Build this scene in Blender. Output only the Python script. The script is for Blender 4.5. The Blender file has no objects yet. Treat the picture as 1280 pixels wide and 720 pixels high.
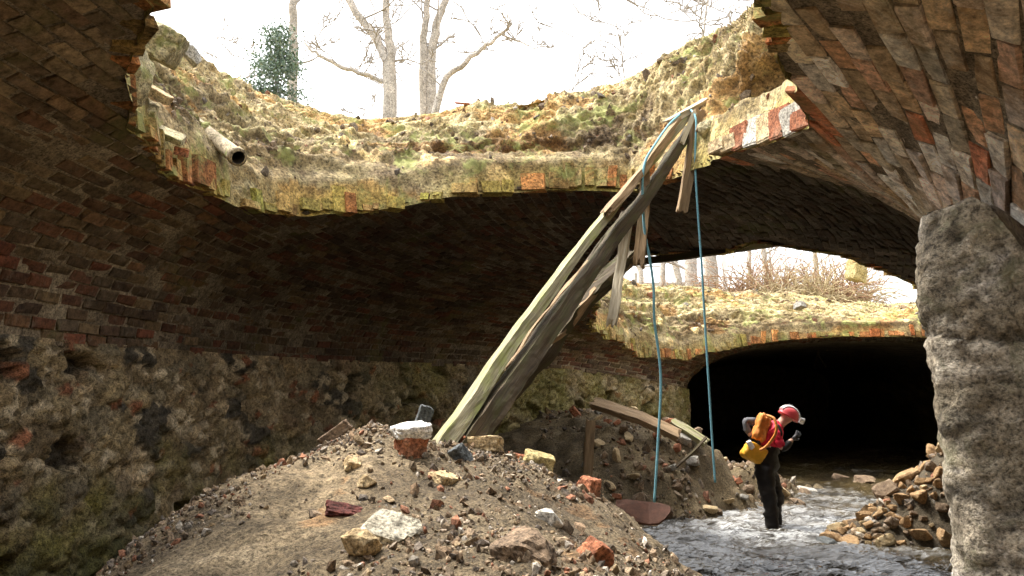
import bpy, bmesh, math, random
import numpy as np
from mathutils import Vector, Matrix, Euler

random.seed(7)
RS = np.random.RandomState(11)
scene = bpy.context.scene
COL = scene.collection
PI = math.pi

# ------------------------------------------------------------------ camera
CAMH, F0 = 1.85, 995.0
PITCH = math.atan(120 / F0)
SP, CP = math.sin(PITCH), math.cos(PITCH)

def at(px, py, Y):
    """world point seen at photo pixel (1280x720) at forward distance Y"""
    v = 360 - py
    dx, dy, dz = px - 640, F0 * CP - v * SP, F0 * SP + v * CP
    k = Y / dy
    return np.array((dx * k, Y, CAMH + dz * k))

# ------------------------------------------------------------------ numpy noise
def _h(ix, iy, iz, seed):
    n = (ix * 374761393 + iy * 668265263 + iz * 1274126177 + seed * 362437) & 0xffffffff
    n = ((n ^ (n >> 13)) * 1103515245) & 0xffffffff
    n = ((n ^ (n >> 15)) * 668265263) & 0xffffffff
    return ((n ^ (n >> 16)) & 0xfffff) / 1048575.0

def vnoise(p, seed=0):
    p = np.asarray(p, float)
    i = np.floor(p).astype(np.int64); f = p - i
    f = f * f * f * (f * (f * 6 - 15) + 10)
    x, y, z = i[..., 0], i[..., 1], i[..., 2]
    fx, fy, fz = f[..., 0], f[..., 1], f[..., 2]
    r = 0
    for a in (0, 1):
        wx = fx if a else 1 - fx
        for b in (0, 1):
            wy = fy if b else 1 - fy
            for c in (0, 1):
                wz = fz if c else 1 - fz
                r = r + wx * wy * wz * _h(x + a, y + b, z + c, seed)
    return r * 2 - 1

def fbm(p, scale=1.0, oct=4, seed=0, gain=0.5):
    p = np.asarray(p, float) * scale
    r, a, t = 0, 1.0, 0
    for k in range(oct):
        r = r + a * vnoise(p, seed + k * 17); t += a
        a *= gain; p = p * 2.03 + 3.1
    return r / t

def voronoi(p, seed=0):
    p = np.asarray(p, float)
    i = np.floor(p).astype(np.int64)
    d1 = np.full(p.shape[:-1], 9.0); d2 = d1.copy(); cid = np.zeros(p.shape[:-1])
    for a in (-1, 0, 1):
        for b in (-1, 0, 1):
            for c in (-1, 0, 1):
                x, y, z = i[..., 0] + a, i[..., 1] + b, i[..., 2] + c
                q = np.stack([x + _h(x, y, z, seed), y + _h(x, y, z, seed + 1), z + _h(x, y, z, seed + 2)], -1)
                d = np.sqrt(((q - p) ** 2).sum(-1))
                idv = _h(x, y, z, seed + 3)
                new = d < d1
                d2 = np.where(new, d1, np.minimum(d2, d))
                cid = np.where(new, idv, cid); d1 = np.where(new, d, d1)
    return d1, d2, cid

def P3(x, y, z=None):
    x, y = np.broadcast_arrays(np.asarray(x, float), np.asarray(y, float))
    return np.stack([x, y, np.zeros_like(x) if z is None else np.broadcast_to(z, x.shape)], -1)

# ------------------------------------------------------------------ object helpers
def props(o, label=None, cat=None, group=None, kind=None):
    if label: o['label'] = label
    if cat: o['category'] = cat
    if group: o['group'] = group
    if kind: o['kind'] = kind
    return o

def mesh_np(name, V, Fc, mat=None, parent=None, col=None, smooth=False):
    """Fc: (n,3) or (n,4) int array, or a list of such arrays"""
    me = bpy.data.meshes.new(name)
    V = np.asarray(V, float).reshape(-1, 3)
    if isinstance(Fc, list) and isinstance(Fc[0], tuple): Fc = [Fc]
    Fs = [np.asarray(f, np.int64) for f in (Fc if isinstance(Fc, list) else [Fc]) if len(f)]
    loops = np.concatenate([f.reshape(-1) for f in Fs])
    tot = np.concatenate([np.full(len(f), f.shape[1]) for f in Fs])
    st = np.concatenate([[0], np.cumsum(tot)[:-1]])
    me.vertices.add(len(V)); me.vertices.foreach_set('co', V.reshape(-1))
    me.loops.add(len(loops)); me.loops.foreach_set('vertex_index', loops.astype(np.int32))
    me.polygons.add(len(tot)); me.polygons.foreach_set('loop_start', st.astype(np.int32))
    me.polygons.foreach_set('use_smooth', np.full(len(tot), bool(smooth)))
    me.update(calc_edges=True); me.validate()
    if col is not None:
        a = me.color_attributes.new(name='Col', type='FLOAT_COLOR', domain='POINT')
        c = np.ones((len(V), 4)); c[:, :3] = np.asarray(col).reshape(-1, 3)
        a.data.foreach_set('color', c.reshape(-1))
    if mat: me.materials.append(mat)
    o = bpy.data.objects.new(name, me); COL.objects.link(o)
    if parent: o.parent = parent
    return o

def bm_obj(name, bm, mat=None, parent=None, smooth=False):
    me = bpy.data.meshes.new(name); bm.to_mesh(me); bm.free()
    if smooth:
        me.polygons.foreach_set('use_smooth', [True] * len(me.polygons))
    if mat: me.materials.append(mat)
    o = bpy.data.objects.new(name, me); COL.objects.link(o)
    if parent: o.parent = parent
    return o

def empty(name, loc=(0, 0, 0), rz=0):
    o = bpy.data.objects.new(name, None); COL.objects.link(o)
    o.location = loc; o.rotation_euler = (0, 0, rz); o.empty_display_size = .1
    return o

def grid_faces(nr, nc, wrap=False, keep=None):
    r, c = np.meshgrid(np.arange(nr - 1), np.arange(nc if wrap else nc - 1), indexing='ij')
    c2 = (c + 1) % nc
    f = np.stack([r * nc + c, r * nc + c2, (r + 1) * nc + c2, (r + 1) * nc + c], -1).reshape(-1, 4)
    return f if keep is None else f[keep.reshape(-1)]

def tube(pts, rad, n=8, cap=True, V=None, Fq=None, Ft=None, twist=0):
    """append a tapered tube to V,Fq,Ft lists"""
    pts = [Vector(p) for p in pts]
    m = len(pts)
    if not hasattr(rad, '__len__'): rad = [rad] * m
    V = [] if V is None else V; Fq = [] if Fq is None else Fq; Ft = [] if Ft is None else Ft
    b = len(V); ref = None
    for i, p in enumerate(pts):
        t = (pts[min(i + 1, m - 1)] - pts[max(i - 1, 0)]).normalized()
        if ref is None:
            ref = t.orthogonal().normalized()
        ref = (ref - t * ref.dot(t)).normalized(); bi = t.cross(ref)
        for k in range(n):
            a = 2 * PI * k / n + twist * i
            V.append(tuple(p + (ref * math.cos(a) + bi * math.sin(a)) * rad[i]))
    for i in range(m - 1):
        for k in range(n):
            k2 = (k + 1) % n
            Fq.append((b + i * n + k, b + i * n + k2, b + (i + 1) * n + k2, b + (i + 1) * n + k))
    if cap:
        for i in (0, m - 1):
            V.append(tuple(pts[i])); c = len(V) - 1
            for k in range(n):
                Ft.append((c, b + i * n + k, b + i * n + (k + 1) % n))
    return V, Fq, Ft

def tube_obj(name, paths, mat, parent=None, n=8, smooth=True):
    V, Q, T = [], [], []
    for pts, rad in paths: tube(pts, rad, n, True, V, Q, T)
    return mesh_np(name, V, [Q, T], mat, parent, smooth=smooth)

def in_poly(x, y, poly):
    x = np.asarray(x, float); y = np.asarray(y, float)
    r = np.zeros(np.broadcast(x, y).shape, bool)
    n = len(poly)
    for i in range(n):
        x1, y1 = poly[i]; x2, y2 = poly[(i + 1) % n]
        c = ((y1 > y) != (y2 > y)) & (x < (x2 - x1) * (y - y1) / ((y2 - y1) if y2 != y1 else 1e-9) + x1)
        r ^= c
    return r

# ------------------------------------------------------------------ materials
class NB:
    def __init__(s, name):
        s.m = bpy.data.materials.new(name); s.m.use_nodes = True
        s.t = s.m.node_tree; s.N = s.t.nodes; s.L = s.t.links
        s.bs = s.N['Principled BSDF']; s.co = s.N.new('ShaderNodeTexCoord')
    def link(s, a, b): s.L.new(a, b)
    def noise(s, scale, detail=6, rough=.6, stretch=None, dist=0, rot=None):
        n = s.N.new('ShaderNodeTexNoise'); n.inputs['Scale'].default_value = scale
        n.inputs['Detail'].default_value = detail; n.inputs['Roughness'].default_value = rough
        n.inputs['Distortion'].default_value = dist
        src = s.co.outputs['Object']
        if stretch:
            mp = s.N.new('ShaderNodeMapping'); mp.inputs['Scale'].default_value = stretch
            if rot: mp.inputs['Rotation'].default_value = rot
            s.link(src, mp.inputs['Vector']); src = mp.outputs[0]
        s.link(src, n.inputs['Vector']); return n.outputs['Fac']
    def vor(s, scale, out='Distance', feature='F1'):
        n = s.N.new('ShaderNodeTexVoronoi'); n.feature = feature; n.inputs['Scale'].default_value = scale
        s.link(s.co.outputs['Object'], n.inputs['Vector']); return n.outputs[out]
    def ramp(s, fac, stops):
        r = s.N.new('ShaderNodeValToRGB'); e = r.color_ramp.elements
        while len(e) < len(stops): e.new(.5)
        for k, (p, c) in enumerate(stops):
            e[k].position = p; e[k].color = (*(c if hasattr(c, '__len__') else (c, c, c)), 1)
        s.link(fac, r.inputs[0]); return r.outputs[0]
    def mix(s, fac, a, b, mode='MIX'):
        m = s.N.new('ShaderNodeMix'); m.data_type = 'RGBA'; m.blend_type = mode
        for v, sock in ((fac, m.inputs[0]), (a, m.inputs[6]), (b, m.inputs[7])):
            if isinstance(v, (int, float)): sock.default_value = v
            elif isinstance(v, tuple): sock.default_value = (*v, 1)
            else: s.link(v, sock)
        return m.outputs[2]
    def math(s, op, a, b=0.0):
        m = s.N.new('ShaderNodeMath'); m.operation = op
        for v, sock in ((a, m.inputs[0]), (b, m.inputs[1])):
            if isinstance(v, (int, float)): sock.default_value = v
            else: s.link(v, sock)
        return m.outputs[0]
    def attr(s, name='Col'):
        a = s.N.new('ShaderNodeAttribute'); a.attribute_name = name; return a.outputs['Color']
    def bump(s, h, dist=.01, strength=1.0):
        b = s.N.new('ShaderNodeBump'); b.inputs['Distance'].default_value = dist
        b.inputs['Strength'].default_value = strength
        s.link(h, b.inputs['Height']); s.link(b.outputs[0], s.bs.inputs['Normal'])
    def out(s, color, rough=.9, spec=.25):
        if isinstance(color, tuple): s.bs.inputs['Base Color'].default_value = (*color, 1)
        else: s.link(color, s.bs.inputs['Base Color'])
        if isinstance(rough, (int, float)): s.bs.inputs['Roughness'].default_value = rough
        else: s.link(rough, s.bs.inputs['Roughness'])
        s.bs.inputs['Specular IOR Level'].default_value = spec
        return s.m

def m_rocky(name, stops, s1=2.0, s2=30, bump=.012, rough=.9, attr=False, moss=0.0, mosscol=(.10, .13, .03), dark=.55, spec=.25):
    """earth and stone: two scales of mottling, specks, optional moss patches"""
    b = NB(name)
    c = b.ramp(b.noise(s1, 8, .65, dist=.4), stops)
    if attr: c = b.mix(1.0, c, b.attr(), 'MULTIPLY')
    g = b.noise(s2, 6, .7)
    c = b.mix(1.0, c, b.ramp(g, [(.34, dark * .8), (.5, 1.0), (.68, 1.55)]), 'MULTIPLY')
    g2 = b.noise(s2 * 3.2, 4, .7)
    c = b.mix(1.0, c, b.ramp(g2, [(.38, .38), (.48, .95), (.66, 1.45)]), 'MULTIPLY')
    if moss > 0:
        mf = b.ramp(b.noise(s1 * 1.3 + .3, 9, .72, dist=.6), [(.56 - moss * .2, 0.0), (.66 - moss * .2, 1.0)])
        c = b.mix(b.math('MULTIPLY', mf, .85), c, b.mix(b.ramp(g, [(.35, 0.0), (.7, 1.0)]), mosscol, tuple(min(1, v * 2.1) for v in mosscol)))
    h = b.math('ADD', b.math('MULTIPLY', g, 1.0), b.math('MULTIPLY', g2, .45))
    b.bump(h, bump)
    return b.out(c, rough, spec)

def m_simple(name, c, rough=.8, s=20, var=.5, bump=.003, spec=.3, metal=0.0):
    b = NB(name)
    g = b.noise(s, 6, .65)
    col = b.mix(1.0, c, b.ramp(g, [(.3, 1 - var), (.7, 1 + var * .6)]), 'MULTIPLY')
    b.bump(g, bump)
    b.bs.inputs['Metallic'].default_value = metal
    return b.out(col, rough, spec)

def m_brick(name, worn=False):
    """brick faces: tone per brick from the attribute, then soot, lime bloom and pitting"""
    b = NB(name)
    c = b.attr()
    n1 = b.noise(1.3, 7, .65, dist=.5)
    n2 = b.noise(22, 8, .7)
    n3 = b.noise(90, 4, .7)
    c = b.mix(1.0, c, b.ramp(n2, [(.34, .4), (.5, 1.0), (.68, 1.6)]), 'MULTIPLY')
    if worn:
        c = b.mix(b.ramp(b.noise(2.6, 9, .75, dist=.6), [(.50, 0.0), (.62, .75)]), c, b.mix(n2, (.22, .12, .05), (.5, .33, .18)))      # ochre mortar smear
        c = b.mix(b.ramp(b.noise(4.1, 9, .78, dist=1.0), [(.55, 0.0), (.66, .7)]), c, b.mix(n2, (.3, .27, .22), (.62, .59, .53)))
    c = b.mix(b.ramp(b.noise(6.5, 9, .75, dist=.8), [(.54, 0.0), (.66, .55)]), c, (.24, .21, .17))          # lime bloom
    c = b.mix(b.ramp(b.noise(3.2, 8, .7, dist=.3), [(.56, 0.0), (.72, .65)]), c, (.04, .03, .022))   # soot
    c = b.mix(b.ramp(n1, [(.56, 0.0), (.68, .6)]), c, (.11, .12, .035))                               # algae
    c = b.mix(1.0, c, b.ramp(n3, [(.35, .7), (.5, 1.0)]), 'MULTIPLY')
    h = b.math('ADD', n2, b.math('MULTIPLY', n3, .4))
    b.bump(h, .010)
    return b.out(c, .88, .25)

M = {}
M['brick'] = m_brick('brick_face')
M['brick_worn'] = m_brick('worn_brick_face', True)
M['mortar'] = m_rocky('mortar', [(.25, (.08, .062, .045)), (.5, (.22, .18, .13)), (.75, (.4, .35, .27))], 3.0, 25, .012)
M['lining'] = m_rocky('lining_mortar', [(.25, (.08, .062, .045)), (.5, (.24, .195, .14)), (.75, (.44, .38, .29))], 3.0, 25, .012, attr=True)
M['stonewall'] = m_rocky('rubble_masonry', [(.3, (.75, .68, .58)), (.7, (1.6, 1.5, 1.3))], 3.0, 30, .02, attr=True, moss=0, dark=.4)
M['stonewall'].node_tree.nodes['Principled BSDF'].inputs['Roughness'].default_value = .8
M['earth'] = m_rocky('bank_earth', [(.28, (.14, .09, .045)), (.38, (.30, .225, .13)), (.48, (.50, .41, .22)), (.60, (.38, .28, .14)), (.72, (.58, .5, .31))], 1.7, 15, .035, attr=True, moss=.2, mosscol=(.2, .21, .07), dark=.6)
M['mound'] = m_rocky('mound_earth', [(.28, (.07, .052, .032)), (.46, (.165, .13, .083)), (.6, (.235, .188, .122)), (.75, (.36, .30, .21))], 2.6, 34, .028, attr=True, moss=0)
M['ground'] = m_rocky('woodland_ground', [(.3, (.1, .065, .035)), (.5, (.24, .17, .09)), (.7, (.3, .25, .12))], .8, 14, .03, moss=.3, mosscol=(.08, .1, .03))
M['bed'] = m_rocky('stream_bed', [(.3, (.05, .04, .028)), (.7, (.16, .12, .08))], 2.0, 25, .02)
M['pier'] = m_rocky('pier_stone', [(.3, (.13, .108, .08)), (.44, (.225, .195, .15)), (.55, (.30, .27, .22)), (.66, (.48, .45, .42))], 3.4, 22, .022, attr=True, moss=.05, mosscol=(.14, .13, .08), dark=.62)
M['stone_tan'] = m_rocky('tan_stone', [(.3, (.3, .2, .1)), (.5, (.48, .36, .2)), (.7, (.58, .48, .32))], 4, 28, .008)
M['stone_grey'] = m_rocky('grey_stone', [(.3, (.2, .19, .17)), (.5, (.33, .31, .27)), (.7, (.48, .46, .42))], 4, 28, .008)
M['stone_brown'] = m_rocky('brown_stone', [(.3, (.09, .06, .04)), (.5, (.2, .14, .09)), (.7, (.32, .24, .16))], 4, 28, .008)
M['stone_red'] = m_rocky('red_brick_stone', [(.3, (.2, .075, .04)), (.5, (.34, .13, .065)), (.7, (.42, .24, .15))], 5, 30, .006)
M['stone_yellow'] = m_rocky('yellow_stone', [(.3, (.26, .2, .09)), (.5, (.38, .31, .14)), (.7, (.46, .4, .24))], 5, 30, .006)
M['stone_dark'] = m_rocky('slate_stone', [(.3, (.04, .045, .045)), (.7, (.12, .13, .13))], 5, 30, .006, spec=.5)
M['mortar_white2'] = m_rocky('limed_brick', [(.3, (.4, .37, .31)), (.7, (.6, .56, .48))], 5, 30, .006)
M['mortar_white'] = m_rocky('white_lime', [(.3, (.7, .68, .64)), (.7, (.85, .84, .8))], 5, 30, .006, dark=.8)
M['debris'] = m_rocky('mixed_debris', [(.3, (.6, .58, .56)), (.7, (.85, .82, .8))], 5, 40, .004, attr=True)

# ------------------------------------------------------------------ tunnel geometry
SEC = np.array([  # Y, x_left, x_right, spring_left, spring_right, crown
    (-6.0, -3.4, 2.7, 2.10, 2.2, 3.60),
    (0.0, -3.2, 2.4, 2.10, 2.2, 3.60),
    (3.0, -3.08, 2.3, 2.10, 2.2, 3.60),
    (4.7, -3.0, 2.8, 2.10, 2.2, 3.62),
    (6.0, -2.92, 3.7, 2.10, 2.2, 3.65),
    (8.0, -2.65, 5.2, 2.10, 2.1, 3.62),
    (10., -1.9, 6.2, 2.10, 2.1, 3.52),
    (12., -.6, 7.3, 2.10, 2.1, 3.3),
    (14., 1.2, 8.7, 2.05, 2.0, 3.05),
    (16.5, 3.4, 11., 1.75, 1.95, 2.85),
    (20., 4.1, 11.9, 1.6, 1.95, 2.8),
    (30., 6.2, 13.9, 1.95, 1.95, 2.8),
    (42., 8.8, 16.4, 1.95, 1.95, 2.8)])

def _hermite(xs, ys, x):
    d = np.gradient(ys, xs)
    i = np.clip(np.searchsorted(xs, x) - 1, 0, len(xs) - 2)
    h = xs[i + 1] - xs[i]; t = np.clip((x - xs[i]) / h, 0, 1)
    return ((2*t**3 - 3*t**2 + 1) * ys[i] + (t**3 - 2*t**2 + t) * h * d[i] + (-2*t**3 + 3*t**2) * ys[i+1] + (t**3 - t**2) * h * d[i+1])

def sec(Y):
    Y = np.asarray(Y, float)
    return [_hermite(SEC[:, 0], SEC[:, k], Y) for k in range(1, 6)]

NX = 2.15
def vaultH(x, Y):
    xl, xr, hl, hr, c = sec(Y)
    t = np.clip((x - (xl + xr) / 2) / ((xr - xl) / 2), -1, 1)
    hs = hl + (hr - hl) * (t + 1) / 2
    z = hs + (c - hs) * (1 - np.abs(t) ** NX) ** (1 / NX)
    return z + .05 * fbm(P3(x, Y), .7, 2, 5)

DY = .1
YT = np.arange(-6, 42.01, DY)
NU = 241
xl, xr, hl, hr, cr = [a[:, None] for a in sec(YT)]
th = np.linspace(PI, 0, NU)[None, :]
cc, ss = np.cos(th), np.sin(th)
tx = np.sign(cc) * np.abs(cc) ** (2 / NX); tz = np.abs(ss) ** (2 / NX)
PX = (xl + xr) / 2 + (xr - xl) / 2 * tx
hsx = hl + (hr - hl) * (tx + 1) / 2
PZ = hsx + (cr - hsx) * tz
PYY = np.broadcast_to(YT[:, None], PX.shape)
PZ = PZ + .05 * fbm(P3(PX, PYY), .7, 2, 5) * np.clip(tz * 2, 0, 1)
SEGT = np.concatenate([np.zeros((len(YT), 1)), np.cumsum(np.hypot(np.diff(PX), np.diff(PZ)), axis=1)], 1)
DS = .02
NS = int(6.0 / DS)
TL = np.zeros((len(YT), NS, 3)); TR = TL.copy()
for i in range(len(YT)):
    s = np.arange(NS) * DS
    sr = SEGT[i, -1] - SEGT[i, ::-1]
    for T_, sx, px_, pz_ in ((TL, SEGT[i], PX[i], PZ[i]), (TR, sr, PX[i][::-1], PZ[i][::-1])):
        T_[i, :, 0] = np.interp(s, sx, px_); T_[i, :, 1] = YT[i]; T_[i, :, 2] = np.interp(s, sx, pz_)

def ev(T_, s, Y):
    s = np.clip(np.asarray(s, float) / DS, 0, NS - 1.001); y = np.clip((np.asarray(Y, float) + 6) / DY, 0, len(YT) - 1.001)
    i, j = y.astype(int), s.astype(int); a, b = (y - i)[..., None], (s - j)[..., None]
    return (T_[i, j] * (1 - a) * (1 - b) + T_[i + 1, j] * a * (1 - b) + T_[i, j + 1] * (1 - a) * b + T_[i + 1, j + 1] * a * b)

def evn(T_, s, Y):
    p = ev(T_, s, Y)
    ds = ev(T_, s + .03, Y) - ev(T_, s - .03, Y); dy = ev(T_, s, Y + .1) - ev(T_, s, Y - .1)
    n = np.cross(ds, dy); n /= np.linalg.norm(n, axis=-1, keepdims=True) + 1e-9
    xl_, xr_, _, _, _ = sec(p[..., 1])
    cen = np.stack([(xl_ + xr_) / 2, p[..., 1], np.full_like(xl_, 1.4)], -1)
    flip = ((cen - p) * n).sum(-1) < 0
    n[flip] *= -1
    return p, n

def hit(px, py):
    """where the sight line of a photo pixel meets the vault"""
    Y = np.arange(.5, 30, .01)
    pts = np.array([at(px, py, y) for y in Y])
    g = pts[:, 2] - vaultH(pts[:, 0], pts[:, 1])
    k = np.where(g > 0)[0]
    return pts[k[0]] if len(k) else pts[-1]

def densify(poly, step=.05, amp=.06, seed=1):
    out = []
    n = len(poly)
    for i in range(n):
        a, b = np.array(poly[i], float), np.array(poly[(i + 1) % n], float)
        m = max(1, int(np.linalg.norm(b - a) / step))
        for k in range(m): out.append(a + (b - a) * k / m)
    out = np.array(out)
    d = np.stack([fbm(P3(out[:, 0], out[:, 1]), 2.2, 4, seed, .6), fbm(P3(out[:, 0], out[:, 1]), 2.2, 4, seed + 40, .6)], -1)
    return out + d * amp

px1 = [(196, -8), (176, 60), (170, 150), (203, 210), (250, 232), (310, 252), (380, 264), (450, 264), (520, 250), (600, 237), (700, 234), (780, 238), (845, 222), (905, 190), (960, 176), (1013, 158), (1004, 125), (985, 80), (962, 25), (945, -10)]
h1 = [tuple(hit(*p)[:2]) for p in px1]
h1 += [(1.05, 2.4), (1.0, .6), (.7, -1.2), (-.4, -2.2), (-1.5, -1.6), (-1.9, .2), (-1.75, 1.6)]  # unseen rear of the opening, enlarged to admit more daylight
HOLE1 = densify(h1, .05, .10, 3)
h2 = [(1.15, 10.6), (1.5, 10.2), (2.3, 10.0), (2.65, 9.75), (2.8, 9.2), (3.85, 9.2), (4.2, 9.5), (5.0, 9.9), (5.9, 10.7), (7.0, 12.2), (8.2, 14.0), (9.6, 16.0), (8.6, 16.1), (7.2, 16.3), (6.2, 16.5), (5.0, 16.5), (4.2, 16.4), (3.45, 15.9), (2.5, 15.0), (1.65, 13.9), (1.35, 13.0), (1.2, 12.0)]
HOLE2 = densify(h2, .06, .16, 9)

def in_hole(x, y): return in_poly(x, y, HOLE1) | in_poly(x, y, HOLE2)

# --- tunnel object
tunnel = empty('brick_tunnel', (0, 4, 0))
props(tunnel, 'old brick vaulted culvert on rubble stone walls with its roof fallen in', 'tunnel')
def under(parent, o):
    o.parent = parent; o.matrix_parent_inverse = Matrix.Translation(-Vector(parent.location)); return o

def soot_shade(p):
    """deep shade of the roof away from the near wall, painted as sooty darkening, 0..1"""
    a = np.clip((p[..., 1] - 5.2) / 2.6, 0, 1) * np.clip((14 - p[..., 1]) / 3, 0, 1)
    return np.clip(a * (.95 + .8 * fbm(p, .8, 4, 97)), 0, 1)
# mortar shell behind the bricks
Yf = np.concatenate([np.arange(-6.1, 18, .07), np.arange(18, 42.6, .5)])
uf = np.linspace(0, 1, 150)
Ltot = np.interp(Yf, YT, SEGT[:, -1])
vv = []
for k, y in enumerate(Yf):
    i = min(int((y + 6) / DY), len(YT) - 2); a = (y + 6) / DY - i
    sx = uf * SEGT[i, -1]
    sx2 = uf * SEGT[i + 1, -1]
    vv.append(np.stack([np.interp(sx, SEGT[i], PX[i]) * (1 - a) + np.interp(sx2, SEGT[i + 1], PX[i + 1]) * a, np.full(150, y),
                        np.interp(sx, SEGT[i], PZ[i]) * (1 - a) + np.interp(sx2, SEGT[i + 1], PZ[i + 1]) * a], -1))
vv = np.array(vv)
cen = (vv[:-1, :-1] + vv[1:, 1:] + vv[1:, :-1] + vv[:-1, 1:]) / 4
keep = ~in_hole(cen[..., 0], cen[..., 1])
xm = (vv[:, :1, 0] + vv[:, -1:, 0]) / 2
outw = vv - np.stack([np.broadcast_to(xm, vv.shape[:2]), vv[..., 1], np.full(vv.shape[:2], 1.2)], -1)
outw /= np.linalg.norm(outw, axis=-1, keepdims=True)
vv2 = vv + outw * (-.001 + .008 * fbm(vv, 6, 3, 8)[..., None])
shell = mesh_np('vault_lining', vv2, grid_faces(len(Yf), 150, keep=keep), M['lining'], smooth=True, col=np.repeat((1 - .52 * soot_shade(vv2))[..., None], 3, -1))
under(tunnel, shell)

SK = (math.cos(math.radians(36)), math.sin(math.radians(36)))   # lay of the skewed courses
def brick_mesh(name, T_, rows, cols, rowh, collen, mode, pal, side, hmul=1.0, seed=0, skip=None, tone=1.0, mat='brick'):
    """bricks laid on the vault; mode 'axis' = long side along the tunnel, 'ring' = long side round the arch"""
    rs = np.random.RandomState(seed)
    V, Q, C = [], [], []
    S, Yc, A, B, = [], [], [], []
    for r in range(*rows):
        off = (r % 2) * .5 + rs.uniform(-.12, .12)
        for c in range(*cols):
            if mode == 'axis': s0, y0 = (r + .5) * rowh, (c + off) * collen
            elif mode == 'skew':
                a_, b_ = (c + off) * collen, (r + .5) * rowh
                s0, y0 = 1.5 - a_ * SK[1] + b_ * SK[0], 3.5 + a_ * SK[0] + b_ * SK[1]
            else: s0, y0 = (c + off) * collen, (r + .5) * rowh
            S.append(s0); Yc.append(y0)
    S, Yc = np.array(S), np.array(Yc)
    wob = fbm(P3(S * 3, Yc * 1.2), .8, 3, seed + 90) * .03
    S = S + (wob if mode == 'axis' else 0); Yc = Yc + (0 if mode == 'axis' else wob)
    p, n = evn(T_, S, Yc)
    xc = [(a + b) / 2 for a, b in [sec(p[:, 1])[:2]]][0]
    ok = (S > .0) & (Yc > -5.9) & ~in_hole(p[:, 0], p[:, 1]) & (rs.rand(len(S)) > .02 + (.10 if mode == 'axis' else .03) * np.clip(fbm(p, 1.4, 3, 61) * 2.2, 0, 1))
    ok &= (p[:, 0] <= xc) if side == 'L' else (p[:, 0] > xc)
    if skip is not None: ok &= ~skip(p)
    if mode == 'axis':
        for e_ in (-.1, .1):
            pe_ = ev(T_, S, Yc + e_); ok &= ~in_hole(pe_[:, 0], pe_[:, 1])
    if mode == 'skew':
        for e_ in (-.11, .11):
            pe_ = ev(T_, S - e_ * SK[1], Yc + e_ * SK[0]); ok &= ~in_hole(pe_[:, 0], pe_[:, 1])
    S, Yc, p, n = S[ok], Yc[ok], p[ok], n[ok]
    N = len(S)
    g = .0065 if mode == 'axis' else .0035
    ha, hb = (collen / 2 - g, rowh / 2 - g) if mode == 'axis' else (rowh / 2 - g, collen / 2 - g)   # half size along Y, along s
    cut = rs.uniform(.93, 1.0, N)
    dn = rs.uniform(-.007, .015, N) * hmul + .03 * hmul * np.clip(fbm(p, 1.6, 4, 60), -.3, 1)
    dn += .005
    broken = rs.rand(N) < .07
    dn[broken] -= .016
    corners = [(-1, -1), (1, -1), (1, 1), (-1, 1)]
    tilt = rs.uniform(-.009, .009, (N, 4))
    vb = []
    for lev, (shr, hgt) in enumerate(((1.0, -.03), (1.0, -.004), (.93, .004))):
        for k, (a, b) in enumerate(corners):
            jy = rs.uniform(-.009, .009, N) ; js = rs.uniform(-.007, .007, N)
            ya = ha - (1 - shr) * .12; sb = hb - (1 - shr) * .08
            if mode == 'skew':
                u_, v_ = a * (hb - (1 - shr) * .08) * cut + jy, b * (ha - (1 - shr) * .12) + js
                q = ev(T_, S - u_ * SK[1] + v_ * SK[0], Yc + u_ * SK[0] + v_ * SK[1])
            else: q = ev(T_, S + b * sb + js, Yc + a * ya * cut + jy)
            vb.append(q + n * (hgt + dn + (tilt[:, k] if lev else 0))[:, None])
    vb = np.stack(vb, 1)                      # N,12,3
    # centre vert raised
    vb = np.concatenate([vb, (vb[:, 8:12].mean(1) + n * rs.uniform(-.003, .006, N)[:, None])[:, None]], 1)
    base = (np.arange(N) * 13)[:, None]
    q = []
    for l in (0, 4):
        for k in range(4):
            q.append(np.stack([base[:, 0] + l + k, base[:, 0] + l + (k + 1) % 4, base[:, 0] + l + 4 + (k + 1) % 4, base[:, 0] + l + 4 + k], -1))
    t = [np.stack([base[:, 0] + 8 + k, base[:, 0] + 8 + (k + 1) % 4, base[:, 0] + 12], -1) for k in range(4)]
    pal = np.array(pal); idx = rs.choice(len(pal), N, p=None)
    col = pal[idx] * rs.uniform(.7, 1.25, (N, 1)) * tone
    if side == 'L':
        up_ = (np.clip((p[:, 2] - 2.7) / .5, 0, 1) * np.clip((5.4 - p[:, 1]) / 1.2, 0, 1) * np.clip(.55 + fbm(p, 1.5, 3, 66), 0, 1))[:, None]
        col = col * (1 - up_) + up_ * np.array((.33, .25, .16)) * rs.uniform(.6, 1.3, (N, 1))  # upper bricks painted paler where the opening throws more light
    col = np.repeat(col[:, None], 13, 1)
    col = col * (1 - .46 * soot_shade(p))[:, None].repeat(13, 1)[..., None]
    return mesh_np(name, vb, [np.concatenate(q), np.concatenate(t)], M[mat], col=col)

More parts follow.
